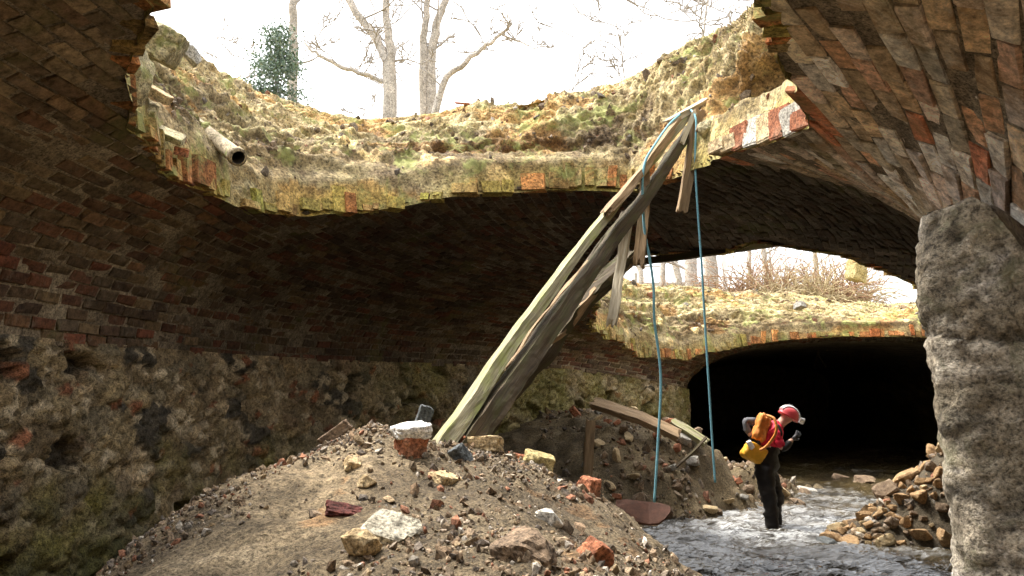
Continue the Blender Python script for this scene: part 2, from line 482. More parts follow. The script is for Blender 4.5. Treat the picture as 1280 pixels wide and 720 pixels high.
DARK = [(.17, .075, .045), (.13, .065, .042), (.2, .11, .06), (.11, .07, .048), (.17, .12, .07), (.23, .16, .09), (.12, .08, .05), (.15, .11, .075), (.2, .075, .045)]
PALE = [(.56, .44, .36), (.6, .5, .42), (.5, .42, .36), (.56, .36, .26), (.5, .2, .11), (.55, .33, .2), (.5, .38, .25), (.6, .53, .43), (.62, .59, .53), (.45, .36, .26), (.52, .45, .34), (.64, .6, .55), (.55, .4, .25), (.48, .42, .34), (.55, .47, .35)]
MID = [(.2, .155, .11), (.24, .19, .135), (.18, .13, .09), (.25, .21, .16), (.2, .135, .09), (.17, .14, .1), (.28, .24, .19)]
o = brick_mesh('vault_brickwork', TL, (0, 62), (-24, 72), .085, .245, 'axis', DARK, 'L', .7, 1, tone=.85); under(tunnel, o)
o['label'] = 'dark sooty red brickwork of the left side of the vault'
o = brick_mesh('vault_brickwork', TR, (-62, 40), (-45, 45), .112, .25, 'skew', PALE, 'R', .6, 2, tone=1.45, mat='brick_worn', skip=lambda p: p[:, 1] > 5.75); under(tunnel, o)
o['label'] = 'pale worn brickwork of the near right vault, skewed courses'
o = brick_mesh('vault_brickwork', TR, (0, 62), (24, 72), .085, .245, 'axis', MID, 'R', 1.0, 3, skip=lambda p: p[:, 1] < 5.75, tone=.6); under(tunnel, o)
o['label'] = 'grey brown brickwork of the vault between the two openings'

# rubble stone walls
def wall_grid(side, y0, y1, step, zstep, name, seed):
    Yw = [y0]
    while Yw[-1] < y1:
        a = Yw[-1]; d = (sec(a + .05)[0 if side < 0 else 1] - sec(a)[0 if side < 0 else 1]) / .05
        Yw.append(a + step * (1 + max(0, a - 16) * .5) / math.hypot(1, float(d)))
    Yw = np.array(Yw); z = np.arange(-.7, 2.16, zstep)
    xw = sec(Yw)[0 if side < 0 else 1]; hs = sec(Yw)[2 if side < 0 else 3]
    dx = np.gradient(xw, Yw); n = np.stack([np.full_like(dx, 1.0), -dx, 0 * dx], -1); n /= np.linalg.norm(n, axis=1, keepdims=True)
    n *= 1 if side < 0 else -1
    Pw = np.stack([np.broadcast_to(xw[:, None], (len(Yw), len(z))), np.broadcast_to(Yw[:, None], (len(Yw), len(z))), np.minimum(z[None, :], hs[:, None] + .04)], -1)
    q = Pw + .12 * np.stack([fbm(Pw, 3, 3, 70), fbm(Pw, 3, 3, 71), fbm(Pw, 3, 3, 72)], -1)
    d1, d2, cid = voronoi(q * np.array([3.4, 3.4, 5.6]), seed)
    e1, e2, eid = voronoi(q * np.array([8, 8, 12.]), seed + 9)
    big = np.clip((d2 - d1) * 5, 0, 1) ** .6
    sm = np.clip((e2 - e1) * 5, 0, 1) ** .6
    proud = np.where(cid > .35, 1.0, .25)
    disp = .02 + proud * (big - .4) * .06 + (sm - .5) * .045 + .015 * fbm(Pw, 24, 3, 35, .7) + .022 * fbm(Pw, 1.3, 4, 33) + .018 * fbm(Pw, 9, 3, 34)
    hole = (cid > .93) & (big > .35)
    disp = np.where(hole, disp - .13, disp)
    disp[:, -3:] *= .4
    Pw = Pw + n[:, None, :] * disp[..., None]
    pal = np.array([(.2, .165, .115), (.26, .22, .16), (.19, .17, .13), (.22, .18, .12), (.075, .07, .062), (.32, .27, .2), (.25, .21, .14), (.2, .155, .11)])
    c = pal[(cid * 7.99).astype(int)] * (.6 + .8 * eid[..., None])
    mort = np.array((.17, .14, .095))
    mort = np.array((.29, .24, .17))
    k = np.clip(.8 - big * 1.8 + .6 * fbm(Pw, 2.2, 4, 37), 0, 1)[..., None] * .85
    c = c * (1 - k) + mort * k
    c = np.where(((eid > .955) & (sm > .5))[..., None], np.array((.26, .12, .075)) * (.6 + .6 * cid[..., None]), c)
    c = np.where(((eid < .14) & (sm > .3))[..., None], np.array((.42, .38, .31)), c)
    c = c * (.72 + .28 * np.clip(sm * 1.6, 0, 1))[..., None]
    c = np.where(hole[..., None], np.array((.05, .045, .04)), c)
    mz_ = (1.35 - Pw[..., 2] + .55 * fbm(Pw, 1.1, 5, 38, .6))
    m1 = np.clip(mz_ * 2.2, 0, 1)[..., None] * np.clip(.45 + 1.6 * fbm(Pw, 3.5, 4, 39)[..., None], 0, 1)
    c = c * (1 - m1) + np.array((.17, .16, .055)) * m1
    m2 = np.clip((mz_ - .45) * 2.0, 0, 1)[..., None] * .75
    c = c * (1 - m2) + np.array((.055, .065, .028)) * m2
    m3 = (np.clip((Pw[..., 1] - 9.5) / 2, 0, 1) * np.clip(.62 + 1.3 * fbm(Pw, 1.6, 5, 36, .6), 0, 1))[..., None] * .8
    c = c * (1 - m3) + np.array((.19, .19, .07)) * m3
    o = mesh_np(name, Pw, grid_faces(len(Yw), len(z)), M['stonewall'], col=c, smooth=True)
    return under(tunnel, o)
wall_grid(-1, 1.5, 42, .028, .028, 'stone_wall', 5)
wall_grid(1, -6, 42, .12, .12, 'stone_wall', 15)
# behind the photographer: coarse rest of the left wall and added ends that keep outside light out
def end_cap(y, name):
    i = int(round((y + 6) / DY)); ring = np.stack([PX[i], np.full(NU, y), PZ[i]], -1)
    ring = np.concatenate([[[PX[i][0], y, -.7]], ring, [[PX[i][-1], y, -.7]]])
    c = ring.mean(0)
    V = np.concatenate([ring, [c]]); n = len(ring)
    f = np.stack([np.arange(n), (np.arange(n) + 1) % n, np.full(n, n)], -1)
    under(tunnel, mesh_np(name, V, f, M['mortar']))
end_cap(-6.0, 'light_stop'); end_cap(41.0, 'light_stop')
yy = np.array([-6, 1.55]); xx = sec(yy)[0]
under(tunnel, mesh_np('stone_wall', [(xx[0], -6, -.7), (xx[1], 1.55, -.7), (xx[1], 1.55, 2.14), (xx[0], -6, 2.14)], [(0, 1, 2, 3)], M['mortar']))

# ------------------------------------------------------------------ ground above and the collapsed banks
def G(x, y):
    """level of the woodland ground over the tunnel"""
    z = 5.2 - 1.1 * np.clip((y - 10) / 8, 0, 1) - .35 * np.clip((x - 6) / 4, 0, 1) * np.clip((y - 12) / 3, 0, 1)
    return z + .22 * fbm(P3(x, y), .35, 3, 21) + .08 * fbm(P3(x, y), 1.6, 3, 22) 

rim1 = [(-3.9, 1.5), (-3.9, 4.2), (-3.7, 6.4), (-3.1, 8.2), at(350, 100, 8.9)[:2], at(450, 127, 9.4)[:2], at(560, 118, 9.2)[:2], at(640, 105, 9.0)[:2], at(700, 95, 8.7)[:2], at(780, 75, 8.3)[:2], at(850, 50, 7.7)[:2], at(900, 30, 7.4)[:2], (2.1, 7.0), (2.3, 6.2), (2.2, 5.0), (1.9, 2.8), (2.0, .2), (2.2, -2.2), (.4, -3.8), (-2.0, -3.6), (-3.6, -1.8)]
rim2 = [(.2, 10.6), (.8, 9.3), (2.5, 8.9), (4.6, 8.9), (6.0, 9.5), (7.4, 11.3), (9.2, 13.6), (11.2, 16), (11, 18.2), (9.5, 18.6), (7.5, 18.8), (5.8, 18.7), (4.0, 18.3), (2.4, 17.2), (1.0, 15.6), (.3, 14), (-.1, 12)]

def ray_r(poly, c, phi):
    """radius of a star-shaped polygon in each direction"""
    out = np.zeros(len(phi))
    P_ = np.array(poly) - c; n = len(P_)
    A = P_; B = np.roll(P_, -1, 0)
    for i, f in enumerate(phi):
        d = np.array((math.cos(f), math.sin(f)))
        e = B - A
        den = d[0] * (-e[:, 1]) + e[:, 0] * d[1]
        den = np.where(abs(den) < 1e-12, 1e-12, den)
        t = (A[:, 0] * (-e[:, 1]) + e[:, 0] * A[:, 1]) / den
        s = (d[0] * A[:, 1] - d[1] * A[:, 0]) / den
        ok = (s >= -1e-6) & (s <= 1 + 1e-6) & (t > 0)
        out[i] = t[ok].max() if ok.any() else 1.0
    return out

RIMS = []
BANKV = []; BANKD = []
def bank(hole, rim, c, N, name, label, seed, nook=None):
    c = np.array(c)
    # directions: equal spacing along the hole edge
    Hc = np.array(hole); ang = np.unwrap(np.arctan2(Hc[:, 1] - c[1], Hc[:, 0] - c[0]))
    if ang[-1] < ang[0]: Hc = Hc[::-1]; ang = np.unwrap(np.arctan2(Hc[:, 1] - c[1], Hc[:, 0] - c[0]))
    seg = np.concatenate([[0], np.cumsum(np.linalg.norm(np.diff(Hc, axis=0), axis=1))])
    am = np.maximum.accumulate(ang)
    phi = np.interp(np.linspace(0, seg[-1], N, endpoint=False), seg, am) + np.arange(N) * 1e-7
    rE = ray_r(hole, c, phi)
    rR = ray_r(densify(rim, .15, .22, seed), c, phi)
    k = np.ones(9) / 9
    rR = np.convolve(np.concatenate([rR[-4:], rR, rR[:4]]), k, 'valid')
    d = np.stack([np.cos(phi), np.sin(phi)], -1)
    rows = []
    E = c + d * rE[:, None]; R = c + d * rR[:, None]
    zE = vaultH(E[:, 0], E[:, 1]); zR = G(R[:, 0], R[:, 1])
    M1, M2 = 7, 110
    for j in range(M1):                       # broken edge of the brick ring: nearly upright
        f = j / (M1 - 1)
        r = rE + .05 * f
        rows.append(np.stack([c[0] + d[:, 0] * r, c[1] + d[:, 1] * r, zE - .03 + .30 * f], -1))
    for j in range(1, M2 + 1):
        f = j / M2
        r = rE + .05 + (rR - rE - .05) * f
        g = f ** (.78) 
        rows.append(np.stack([c[0] + d[:, 0] * r, c[1] + d[:, 1] * r, zE + .27 + (zR - zE - .27) * g], -1))
    for j in range(1, 5):
        r = rR + j * .25
        q = c + d * r[:, None]
        rows.append(np.stack([q[:, 0], q[:, 1], G(q[:, 0], q[:, 1]) - .03 * j], -1))
    V = np.array(rows)
    nr = len(V)
    w = np.ones(nr); w[:M1] = np.linspace(0.02, .12, M1); w[M1:M1 + 14] = np.linspace(.15, 1, 14); w[-12:] = np.linspace(1, .0, 12)
    w = w[:, None]
    # ledges, lumps and crumbs
    lay = fbm(V * np.array([.5, .5, 2.6]), 1.6, 4, seed + 5)
    lump = 1 - np.abs(fbm(V, 1.5, 4, seed + 1)) * 2
    fine = fbm(V, 7, 4, seed + 2, .62)
    d1, d2, cid = voronoi(V * 5.5 + .35 * np.stack([fbm(V, 4, 2, 81), fbm(V, 4, 2, 82), fbm(V, 4, 2, 83)], -1), seed)
    clod = np.clip((d2 - d1) * 2.2, 0, 1) * np.where(cid > .45, 1, .15)
    ridge = 1 - 2 * np.abs(fbm(V * np.array([1, 1, .7]), 3.2, 5, seed + 30, .6))
    disp = (lump * .09 + lay * .15 + fine * .075 + ridge * .035 + clod * .03 + .05 * fbm(V, 17, 3, seed + 31, .7) + .02 * fbm(V, 48, 2, seed + 32) - .08) * w
    outv = np.zeros_like(V); outv[..., 0] = -d[None, :, 0]; outv[..., 1] = -d[None, :, 1]; outv[..., 2] = .75
    outv /= np.linalg.norm(outv, axis=-1, keepdims=True)
    V = V + outv * disp[..., None]
    if nook is not None:
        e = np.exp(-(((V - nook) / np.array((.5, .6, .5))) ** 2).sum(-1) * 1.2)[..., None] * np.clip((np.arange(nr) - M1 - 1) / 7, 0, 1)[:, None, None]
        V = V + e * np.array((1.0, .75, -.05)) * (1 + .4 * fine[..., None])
    # colour: dark roots layer, clay, red brick rubble at the base
    hh = (V[..., 2] - zE[None]) / np.maximum(zR - zE, .3)[None]
    col = np.ones(V.shape)
    t = fbm(V * np.array([1, 1, 2.2]), 1.2, 5, seed + 9)[..., None]
    col = np.where(t > .22, np.array((1.05, .82, .62)), col)
    col = np.where(t < -.28, np.array((.62, .58, .5)), col)
    dk = np.clip(1 - np.abs(hh - .32 - .12 * fbm(V, .8, 3, seed + 11)) * 5, 0, 1)[..., None] * np.clip(fbm(V, .6, 3, seed + 12)[..., None] * 3 + .7, 0, 1)
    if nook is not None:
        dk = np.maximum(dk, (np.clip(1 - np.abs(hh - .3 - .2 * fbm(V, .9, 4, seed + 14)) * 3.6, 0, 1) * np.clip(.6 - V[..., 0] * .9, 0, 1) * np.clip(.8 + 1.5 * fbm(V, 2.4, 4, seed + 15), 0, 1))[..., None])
    col = col * (1 - dk) + dk * col * np.array((.2, .155, .12))
    stone = ((cid > .95) & (clod > .25))[..., None]
    col = np.where(stone, np.array((1.5, 1.4, 1.25)), col)
    if nook is not None: col = col * (1 - .5 * np.clip(e * 1.6, 0, 1))  # shade of the recess painted into the soil colour
    ye = np.clip(1 - (hh / .17), 0, 1)[..., None] * np.clip(.5 + 1.6 * fbm(V, 1.5, 4, seed + 13), 0, 1)[..., None]
    col = col * (1 - ye) + ye * .8 * np.array((1.0, 1.05, .5)) + ye * .2 * col
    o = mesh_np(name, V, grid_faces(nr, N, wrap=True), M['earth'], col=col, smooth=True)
    props(o, label, 'bank', kind='structure')
    BANKV.append((V, nr, N, d, M1)); BANKD.append(dk[..., 0])
    RIMS.append([tuple(p) for p in (c + d * (rR + .55)[:, None])[::4]])
    return E, zE, d
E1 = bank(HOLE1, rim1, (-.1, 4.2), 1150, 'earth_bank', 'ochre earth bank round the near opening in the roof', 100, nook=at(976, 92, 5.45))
E2 = bank(HOLE2, rim2, (4.6, 13.2), 800, 'earth_bank', 'pale earth bank round the far opening beyond the roof strip', 200)

# woodland ground with both openings cut out
from mathutils.geometry import delaunay_2d_cdt
pts, edges = [], []
for rim in RIMS:
    b = len(pts); pts += [Vector(p) for p in rim]; n = len(rim)
    edges += [(b + i, b + (i + 1) % n) for i in range(n)]
for gx in np.concatenate([np.arange(-60, -12, 6), np.arange(-12, 22, .7), np.arange(22, 90, 6)]):
    for gy in np.concatenate([np.arange(-30, -4, 4), np.arange(-4, 34, .7), np.arange(34, 160, 8)]):
        q = (gx + RS.uniform(-.15, .15), gy + RS.uniform(-.15, .15))
        if not any(in_poly(q[0], q[1], r) for r in RIMS): pts.append(Vector(q))
res = delaunay_2d_cdt(pts, edges, [], 0, 1e-5)
gv = np.array([tuple(v) for v in res[0]]); gf = np.array([f for f in res[2] if len(f) == 3])
gc = gv[gf].mean(1)
ok = ~(in_poly(gc[:, 0], gc[:, 1], RIMS[0]) | in_poly(gc[:, 0], gc[:, 1], RIMS[1]))
g = mesh_np('ground', np.column_stack([gv, G(gv[:, 0], gv[:, 1]) - .035]), gf[ok], M['ground'], smooth=True)
props(g, 'leaf strewn woodland ground above the tunnel', 'ground', kind='structure')

# broken brick ends standing along the edge of the near opening
def edge_bricks(E, name, lab, seed, n0, pal, ymin, grpY=None, size=1.0):
    P_, zE, d = E
    rs = np.random.RandomState(seed)
    V, Q, C = [], [], []
    per = np.concatenate([[0], np.cumsum(np.linalg.norm(np.diff(P_, axis=0), axis=1))])
    s = 0; k = 0
    while s < per[-1]:
        w = rs.choice([.07, .11, .16, .22], p=[.4, .35, .15, .1]) * rs.uniform(.8, 1.2) * size
        i = int(np.searchsorted(per, s)) % len(P_)
        s += w + .006
        if P_[i][1] < ymin or rs.rand() < .05 or (P_[i][0] > 1.25 and P_[i][1] < 6.5): continue
        i2 = (i + 3) % len(P_); t = P_[i2] - P_[i]; t = t / (np.linalg.norm(t) + 1e-9); nn = np.array((-t[1], t[0]))
        if np.dot(nn, -d[i]) < 0: nn = -nn      # towards the opening
        h = rs.choice([.075, .11, .16, .22]) * rs.uniform(.85, 1.15) * size; dep = rs.uniform(.02, .06); z0 = zE[i] - .02 + rs.uniform(-.02, .015) + .03 * float(fbm(np.array((P_[i][0], P_[i][1], 0.)), 3, 2, seed))
        b = len(V)
        c = P_[i]
        jt = rs.normal(0, .08)
        for (a, e) in ((-.5, 0), (.5, 0), (.5, 1), (-.5, 1)):
            for ff, sh in ((-.1, 1.0), (dep, .9)):
                q = c + t * ((a * w) * sh + jt * e * h) + nn * (ff - .02 * e)
                V.append((q[0] + rs.uniform(-.004, .004), q[1] + rs.uniform(-.004, .004), z0 + e * h * (1 if ff < 0 else .95) + (0 if e else (.008 if ff > 0 else 0))))
        for f in ((0, 2, 3, 1), (2, 4, 5, 3), (4, 6, 7, 5), (6, 0, 1, 7), (1, 3, 5, 7)):
            Q.append(tuple(b + x for x in f))
        
        mossy = -2.3 < c[0] < -.1 and c[1] > 5
        cl = np.array(((1.0, 1.1, .45), (1.2, 1.15, .6), (.85, .85, .45), (1.0, .8, .55), (1.1, .95, .65))[rs.randint(5)] if mossy and rs.rand() < .75 else pal[rs.randint(len(pal))]) * rs.uniform(.7, 1.15)
        C += [cl] * 8
    o = mesh_np(name, V, Q, M['earth'], col=C)
    o['label'] = lab
    return under(tunnel, o)
EDGE = [(1.25, .55, .35), (1.2, .7, .45), (1.1, .62, .42), (1.1, 1.0, .85), (1.0, .8, .55), (.9, .85, .55), (.75, .62, .42), (1.0, .55, .38), (.8, .72, .5), (.6, .5, .35), (.95, .95, .5)]
edge_bricks(E1, 'arch_edge', 'broken brick ends along the lip of the near opening', 4, 0, EDGE, 2.0)
edge_bricks(E2, 'arch_edge', 'broken brick ends along the lip of the far opening', 6, 0, EDGE, 8.0, size=1.1)

#SECTION2

# the clean red and pale brick ends left of the near right vault
for k, (px, py, w_, h_, cl) in enumerate([(905, 182, .06, .05, 3), (918, 176, .05, .06, 0), (932, 166, .045, .085, 1), (947, 160, .035, .10, 2), (964, 160, .036, .10, 0), (981, 158, .034, .10, 1), (997, 156, .036, .09, 2), (1010, 146, .04, .06, 1)]):
    pe = np.interp(px, [905, 960, 1013], [191, 178, 160]); c = hit(px, pe); c = c + np.array((-.02, -.035, h_ * .8))
    bm = bmesh.new(); bmesh.ops.create_cube(bm, size=2.0)
    bmesh.ops.bevel(bm, geom=bm.edges[:], offset=.14, segments=2, affect='EDGES')
    bmesh.ops.subdivide_edges(bm, edges=bm.edges[:], cuts=3, use_grid_fill=True)
    Vb = np.array([v.co[:] for v in bm.verts]); Vb = Vb * (1 + .10 * fbm(Vb + k * 7, 1.6, 4, 70 + k)[:, None])
    for v, q in zip(bm.verts, Vb * np.array((w_, .10, h_ * .95))): v.co = q
    o = bm_obj('lip_brick', bm, None)
    o.data.materials.append((M['mortar_white2'], M['stone_red'], M['mortar_white2'], M['stone_tan'])[cl] if cl != 0 else M['stone_tan'])
    o.location = tuple(c); o.rotation_euler = (.1 * math.sin(k * 3), .12 * math.sin(k * 5), .35)
    o.parent = tunnel; o.matrix_parent_inverse = Matrix.Translation(-Vector(tunnel.location))
    o['label'] = ('tan brick end', 'clean red brick end', 'pale limed brick end', 'tan brick end')[cl] + ' on the lip beside the timber top'
M['stone_pale'] = m_rocky('pale_flint', [(.3, (.3, .27, .2)), (.7, (.5, .46, .37))], 5, 30, .01)
M['maroon'] = m_rocky('maroon_tile', [(.3, (.06, .02, .015)), (.7, (.16, .05, .04))], 5, 30, .006)
# ------------------------------------------------------------------ rocks
def ico(sub):
    bm = bmesh.new(); bmesh.ops.create_icosphere(bm, subdivisions=sub, radius=1.0)
    V = np.array([v.co[:] for v in bm.verts]); Fc = np.array([[v.index for v in f.verts] for f in bm.faces]); bm.free()
    return V, Fc
ICO = {k: ico(k) for k in (1, 2, 3, 4)}

def rock(seed, sub=3, dims=(1, 1, 1), planes=13, box=False, rough=.05, sharp=30):
    """angular stone: an icosphere pressed against random planes, then roughened"""
    rs = np.random.RandomState(seed)
    V, Fc = ICO[sub]; V = V.copy()
    nrm = rs.normal(size=(planes, 3)); nrm /= np.linalg.norm(nrm, axis=1, keepdims=True); dd = rs.uniform(.42, .66, planes)
    if box:
        bn = np.array([(1, 0, 0), (-1, 0, 0), (0, 1, 0), (0, -1, 0), (0, 0, 1), (0, 0, -1)], float) + rs.normal(0, .05, (6, 3))
        nrm = np.concatenate([bn, nrm[:3]]); dd = np.concatenate([np.full(6, .6), rs.uniform(.7, .95, 3)])
    k = (V @ nrm.T) / dd[None]
    r = 1 / (np.sum(np.maximum(k, 0.02) ** sharp, 1) ** (1 / sharp))
    V = V * np.minimum(r, 1.05)[:, None]
    V = V * (1 + rough * fbm(V, 2.2, 4, seed)[:, None] + rough * .6 * fbm(V, 6, 3, seed + 3, .65)[:, None])
    if not box: V = V / .72
    return V * np.array(dims), Fc

def rotm(rs):
    return np.array(Euler((rs.uniform(0, 6.3), rs.uniform(0, 6.3), rs.uniform(0, 6.3))).to_matrix())

def rock_obj(name, pos, size, mat, seed, label, cat='stone', group=None, box=False, rot=None, sub=4, rough=.08, sharp=30, kind=None):
    V, Fc = rock(seed, sub, size, box=box, rough=rough, sharp=sharp)
    o = mesh_np(name, V, Fc, mat)
    o.location = tuple(pos)
    o.rotation_euler = rot if rot else (0, 0, random.uniform(0, 6))
    return props(o, label, cat, group, kind)

def scatter_mesh(name, pts, sizes, mat, cols, seed, sub=1, flat=(1, .75, .5), label=None, cat=None, nvar=10):
    rs = np.random.RandomState(seed)
    var = [rock(seed * 31 + i, sub, flat, 7, rough=.08) for i in range(nvar)]
    n = len(pts); nv = len(var[0][0])
    V = np.zeros((n, nv, 3))
    for i in range(n):
        V[i] = (var[rs.randint(nvar)][0] @ rotm(rs).T) * sizes[i] + pts[i]
    Fc = (var[0][1][None] + (np.arange(n) * nv)[:, None, None]).reshape(-1, 3)
    C = np.repeat(np.asarray(cols)[:, None], nv, 1)
    o = mesh_np(name, V, Fc, mat, col=C)
    return props(o, label, cat, kind='stuff')

# ------------------------------------------------------------------ pier on the right
def build_pier():
    zs = np.linspace(-.7, 2.62, 150)
    xs = np.interp(zs, [-.7, .9, 1.25, 1.6, 1.95, 2.2, 2.32, 2.4, 2.48, 2.56, 2.63],
                       [at(1207, 720, 3)[0]] + [at(*p, 3)[0] for p in ((1203, 670), (1192, 560), (1182, 460), (1169, 400), (1156, 335), (1151, 305), (1151, 290), (1153, 280), (1156, 270), (1160, 265))])
    n = 190
    V = np.zeros((len(zs), n, 3))
    for i, (z, x0) in enumerate(zip(zs, xs)):
        # plan outline: from the far end of the inner face round the nose to the near face
        path = np.array([(x0 + 1.1, 4.6), (x0 + .38, 3.6), (x0 + .03, 3.06), (x0 + .0, 2.98), (x0 + .035, 2.92), (x0 + .3, 2.76), (x0 + .75, 2.42), (x0 + 1.6, 2.1), (x0 + 2.2, 1.8)])
        s = np.concatenate([[0], np.cumsum(np.linalg.norm(np.diff(path, axis=0), axis=1))])
        t = np.linspace(0, s[-1], n)
        V[i, :, 0] = np.interp(t, s, path[:, 0]); V[i, :, 1] = np.interp(t, s, path[:, 1]); ypx = np.interp(640 + 978 * V[i, :, 0] / V[i, :, 1], [1150, 1156, 1168, 1192, 1215, 1240, 1280, 1400], [298, 280, 268, 260, 247, 262, 322, 400])
        zt = 1.85 + (480 - ypx) * V[i, :, 1] / 972
        V[i, :, 2] = z if z < 1.5 else 1.5 + (z - 1.5) / 1.12 * (zt - 1.5)
    nx = np.gradient(V, axis=1); N = np.cross(nx, np.array((0, 0, 1.0))); N /= np.linalg.norm(N, axis=-1, keepdims=True)
    if N[50, 20, 0] > 0: N = -N
    q = V + .1 * np.stack([fbm(V, 4, 3, 1), fbm(V, 4, 3, 2), fbm(V, 4, 3, 3)], -1)
    d1, d2, cid = voronoi(q * np.array((2.6, 2.6, 2.6)), 44)
    e1, e2, eid = voronoi(q * 11, 45)
    joint = np.clip((d2 - d1) * 9, 0, 1)
    pits = np.clip(.5 - e1, 0, .5) * (eid > .75)
    dsp = .012 * fbm(V, 26, 3, 58, .7) + .006 * (1 - 2 * np.abs(fbm(V, 5, 5, 53, .65))) + .010 * fbm(V, 2.2, 4, 50) + .010 * fbm(V, 8, 4, 51, .65) + .016 * joint - .05 * pits + .012 * (np.clip((e2 - e1) * 3, 0, 1))
    crack = np.zeros(V.shape[:2])
    for zc, sd_ in ((2.02, 1), (1.6, 2), (1.18, 3), (.72, 4)):
        crack = np.maximum(crack, np.clip(1 - np.abs(V[..., 2] - zc - .07 * fbm(V, 1.6, 5, 60 + sd_, .6)) / .014, 0, 1) * np.clip(fbm(V, 1.8, 2, 80 + sd_) * 4 + .8, 0, 1))
    dsp = dsp - .03 * crack
    V = V + N * dsp[..., None]
    pal = np.array([(1.2, 1.15, 1.08), (1.05, 1.0, .92), (1.35, 1.32, 1.28), (.9, .86, .78), (1.2, 1.1, .98)])
    c = pal[(cid * 4.99).astype(int)]
    pt_ = np.clip(fbm(V, 4.5, 5, 57, .65) * 3 - .4, 0, 1)[..., None] * .7
    c = c * (1 - pt_ * .5) + pt_ * .5 * np.array((1.9, 1.9, 1.95))
    c = np.where((eid > .86)[..., None], c * 1.4, c)
    c = np.where((eid < .08)[..., None], c * .6, c)
    c = c * (.62 + .38 * joint[..., None])
    c = c * (1 - .5 * crack[..., None])
    o = mesh_np('stone_pier', V, grid_faces(len(zs), n), M['pier'], col=c, smooth=True)
    props(o, 'mottled grey rubble pier standing in the stream at the right edge', 'pier')
    # rubble cap
    top = V[-1]; V2 = [top]
    for k in range(1, 14):
        f = k / 13
        r = top.copy(); r[:, 0] += .75 * f; r[:, 1] += .55 * f * (1 if True else 0); r[:, 2] += -.14 * f
        r = r + .035 * np.stack([fbm(r, 5, 3, 5), fbm(r, 5, 3, 6), 1.6 * fbm(r, 5, 4, 7)], -1)
        V2.append(r)
    cap = mesh_np('cap', np.array(V2), grid_faces(14, n), M['pier'], o, col=np.ones((14, n, 3)) * .8, smooth=True)
    return o
build_pier()

# ------------------------------------------------------------------ height fields
def rbf(pts):
    P_ = np.array(pts, float)
    d = np.hypot(P_[:, None, 0] - P_[None, :, 0], P_[:, None, 1] - P_[None, :, 1])
    K = np.sqrt(d * d + .02); n = len(P_)
    A = np.zeros((n + 1, n + 1)); A[:n, :n] = -K; A[:n, n] = 1; A[n, :n] = 1
    w = np.linalg.solve(A, np.concatenate([P_[:, 2], [0]]))
    def f(x, y):
        x = np.asarray(x, float); y = np.asarray(y, float)
        r = np.full(x.shape, w[-1])
        for i in range(n):
            r = r - w[i] * np.sqrt((x - P_[i, 0]) ** 2 + (y - P_[i, 1]) ** 2 + .02)
        return r
    return f
A_ = lambda px, py, Y: tuple(at(px, py, Y))
mound_pts = [A_(110, 735, 2.6), A_(190, 672, 2.8), A_(260, 625, 3.0), A_(315, 596, 3.2), A_(370, 578, 3.4), A_(425, 545, 3.6), A_(470, 530, 3.65), A_(510, 545, 3.6), A_(560, 552, 3.6),
             A_(620, 560, 3.6), A_(690, 585, 3.6), A_(745, 612, 3.7), A_(790, 652, 3.8), A_(830, 688, 3.7), A_(868, 722, 3.5),
             A_(330, 720, 2.3), A_(500, 720, 2.1), A_(640, 720, 2.05), A_(780, 720, 2.5), A_(420, 620, 2.85), A_(560, 625, 2.8), A_(680, 640, 2.95), A_(760, 670, 3.1),
             (-1.75, 2.7, .85), (-2.3, 3.1, .55), (-2.9, 4.2, .35), (-1.5, 4.2, .95), (-.9, 4.7, .9), (0, 4.6, .95), (.7, 4.6, .45), (-.3, 5.8, .2), (-2.6, 6.3, .1), (1.2, 4.6, 0), (1.1, 3.2, .55), (1.5, 3.4, -.1),
             (1.4, 2.2, .55), (1.9, 2.6, -.1), (0, 1.2, 1.2), (0, 0, 1.15), (-1.5, .5, 1.1), (-2.6, 1.5, .9), (-2.8, -.5, .9), (1.5, .3, .8), (0, -1.5, 1.0), (2.2, 0, .4), (.5, 6.5, -.3), (1.8, 5.5, -.4), (2.2, 4, -.4), (-3, 7.2, -.2)]
_mf = rbf(mound_pts)
def mz(x, y, fine=True):
    p = P3(x, y)
    z = _mf(x, y)
    z = z + .05 * fbm(p, 1.6, 3, 301)
    if fine:
        d1, d2, cid = voronoi(np.concatenate([p[..., :2] * 7, p[..., 2:]], -1) + .25 * fbm(p, 5, 2, 303)[..., None], 304)
        m = np.clip(.3 + 1.4 * fbm(p, .9, 3, 305), 0, 1)
        z = z + .05 * fbm(p, 4, 6, 302, .66) + .04 * m * np.clip((d2 - d1) * 1.8, 0, 1) * (cid > .35)
    return z
X, Y = np.meshgrid(np.arange(-3.3, 2.31, .019), np.arange(-1.5, 7.3, .019))
Z = mz(X, Y)
pm = np.stack([X, Y, Z], -1)
t = fbm(pm, 1.4, 5, 310)[..., None]; t2 = fbm(pm, 5, 4, 311)[..., None]
c = np.ones(pm.shape) * np.array((.98, .93, .86))
c = c * (1 + .5 * t) * (1 + .3 * t2)
c = np.where(t2 > .42, c * np.array((1.15, .95, .8)), c)
c = c * np.where(np.clip(t + .25 * t2, -1, 1) > .18, 1.3, 1.0)
mound = mesh_np('rubble_mound', pm, grid_faces(*X.shape), M['mound'], col=c, smooth=True)
props(mound, 'brown heap of soil and brick rubble in the foreground', 'mound', kind='structure')

def on_mound(px, py, f=mz, y0=1.2, y1=6):
    Yv = np.arange(y0, y1, .01); pts = np.array([at(px, py, y) for y in Yv])
    g = pts[:, 2] - f(pts[:, 0], pts[:, 1]); k = np.where(g < 0)[0]
    return pts[k[0]] if len(k) else pts[np.argmin(abs(g))]

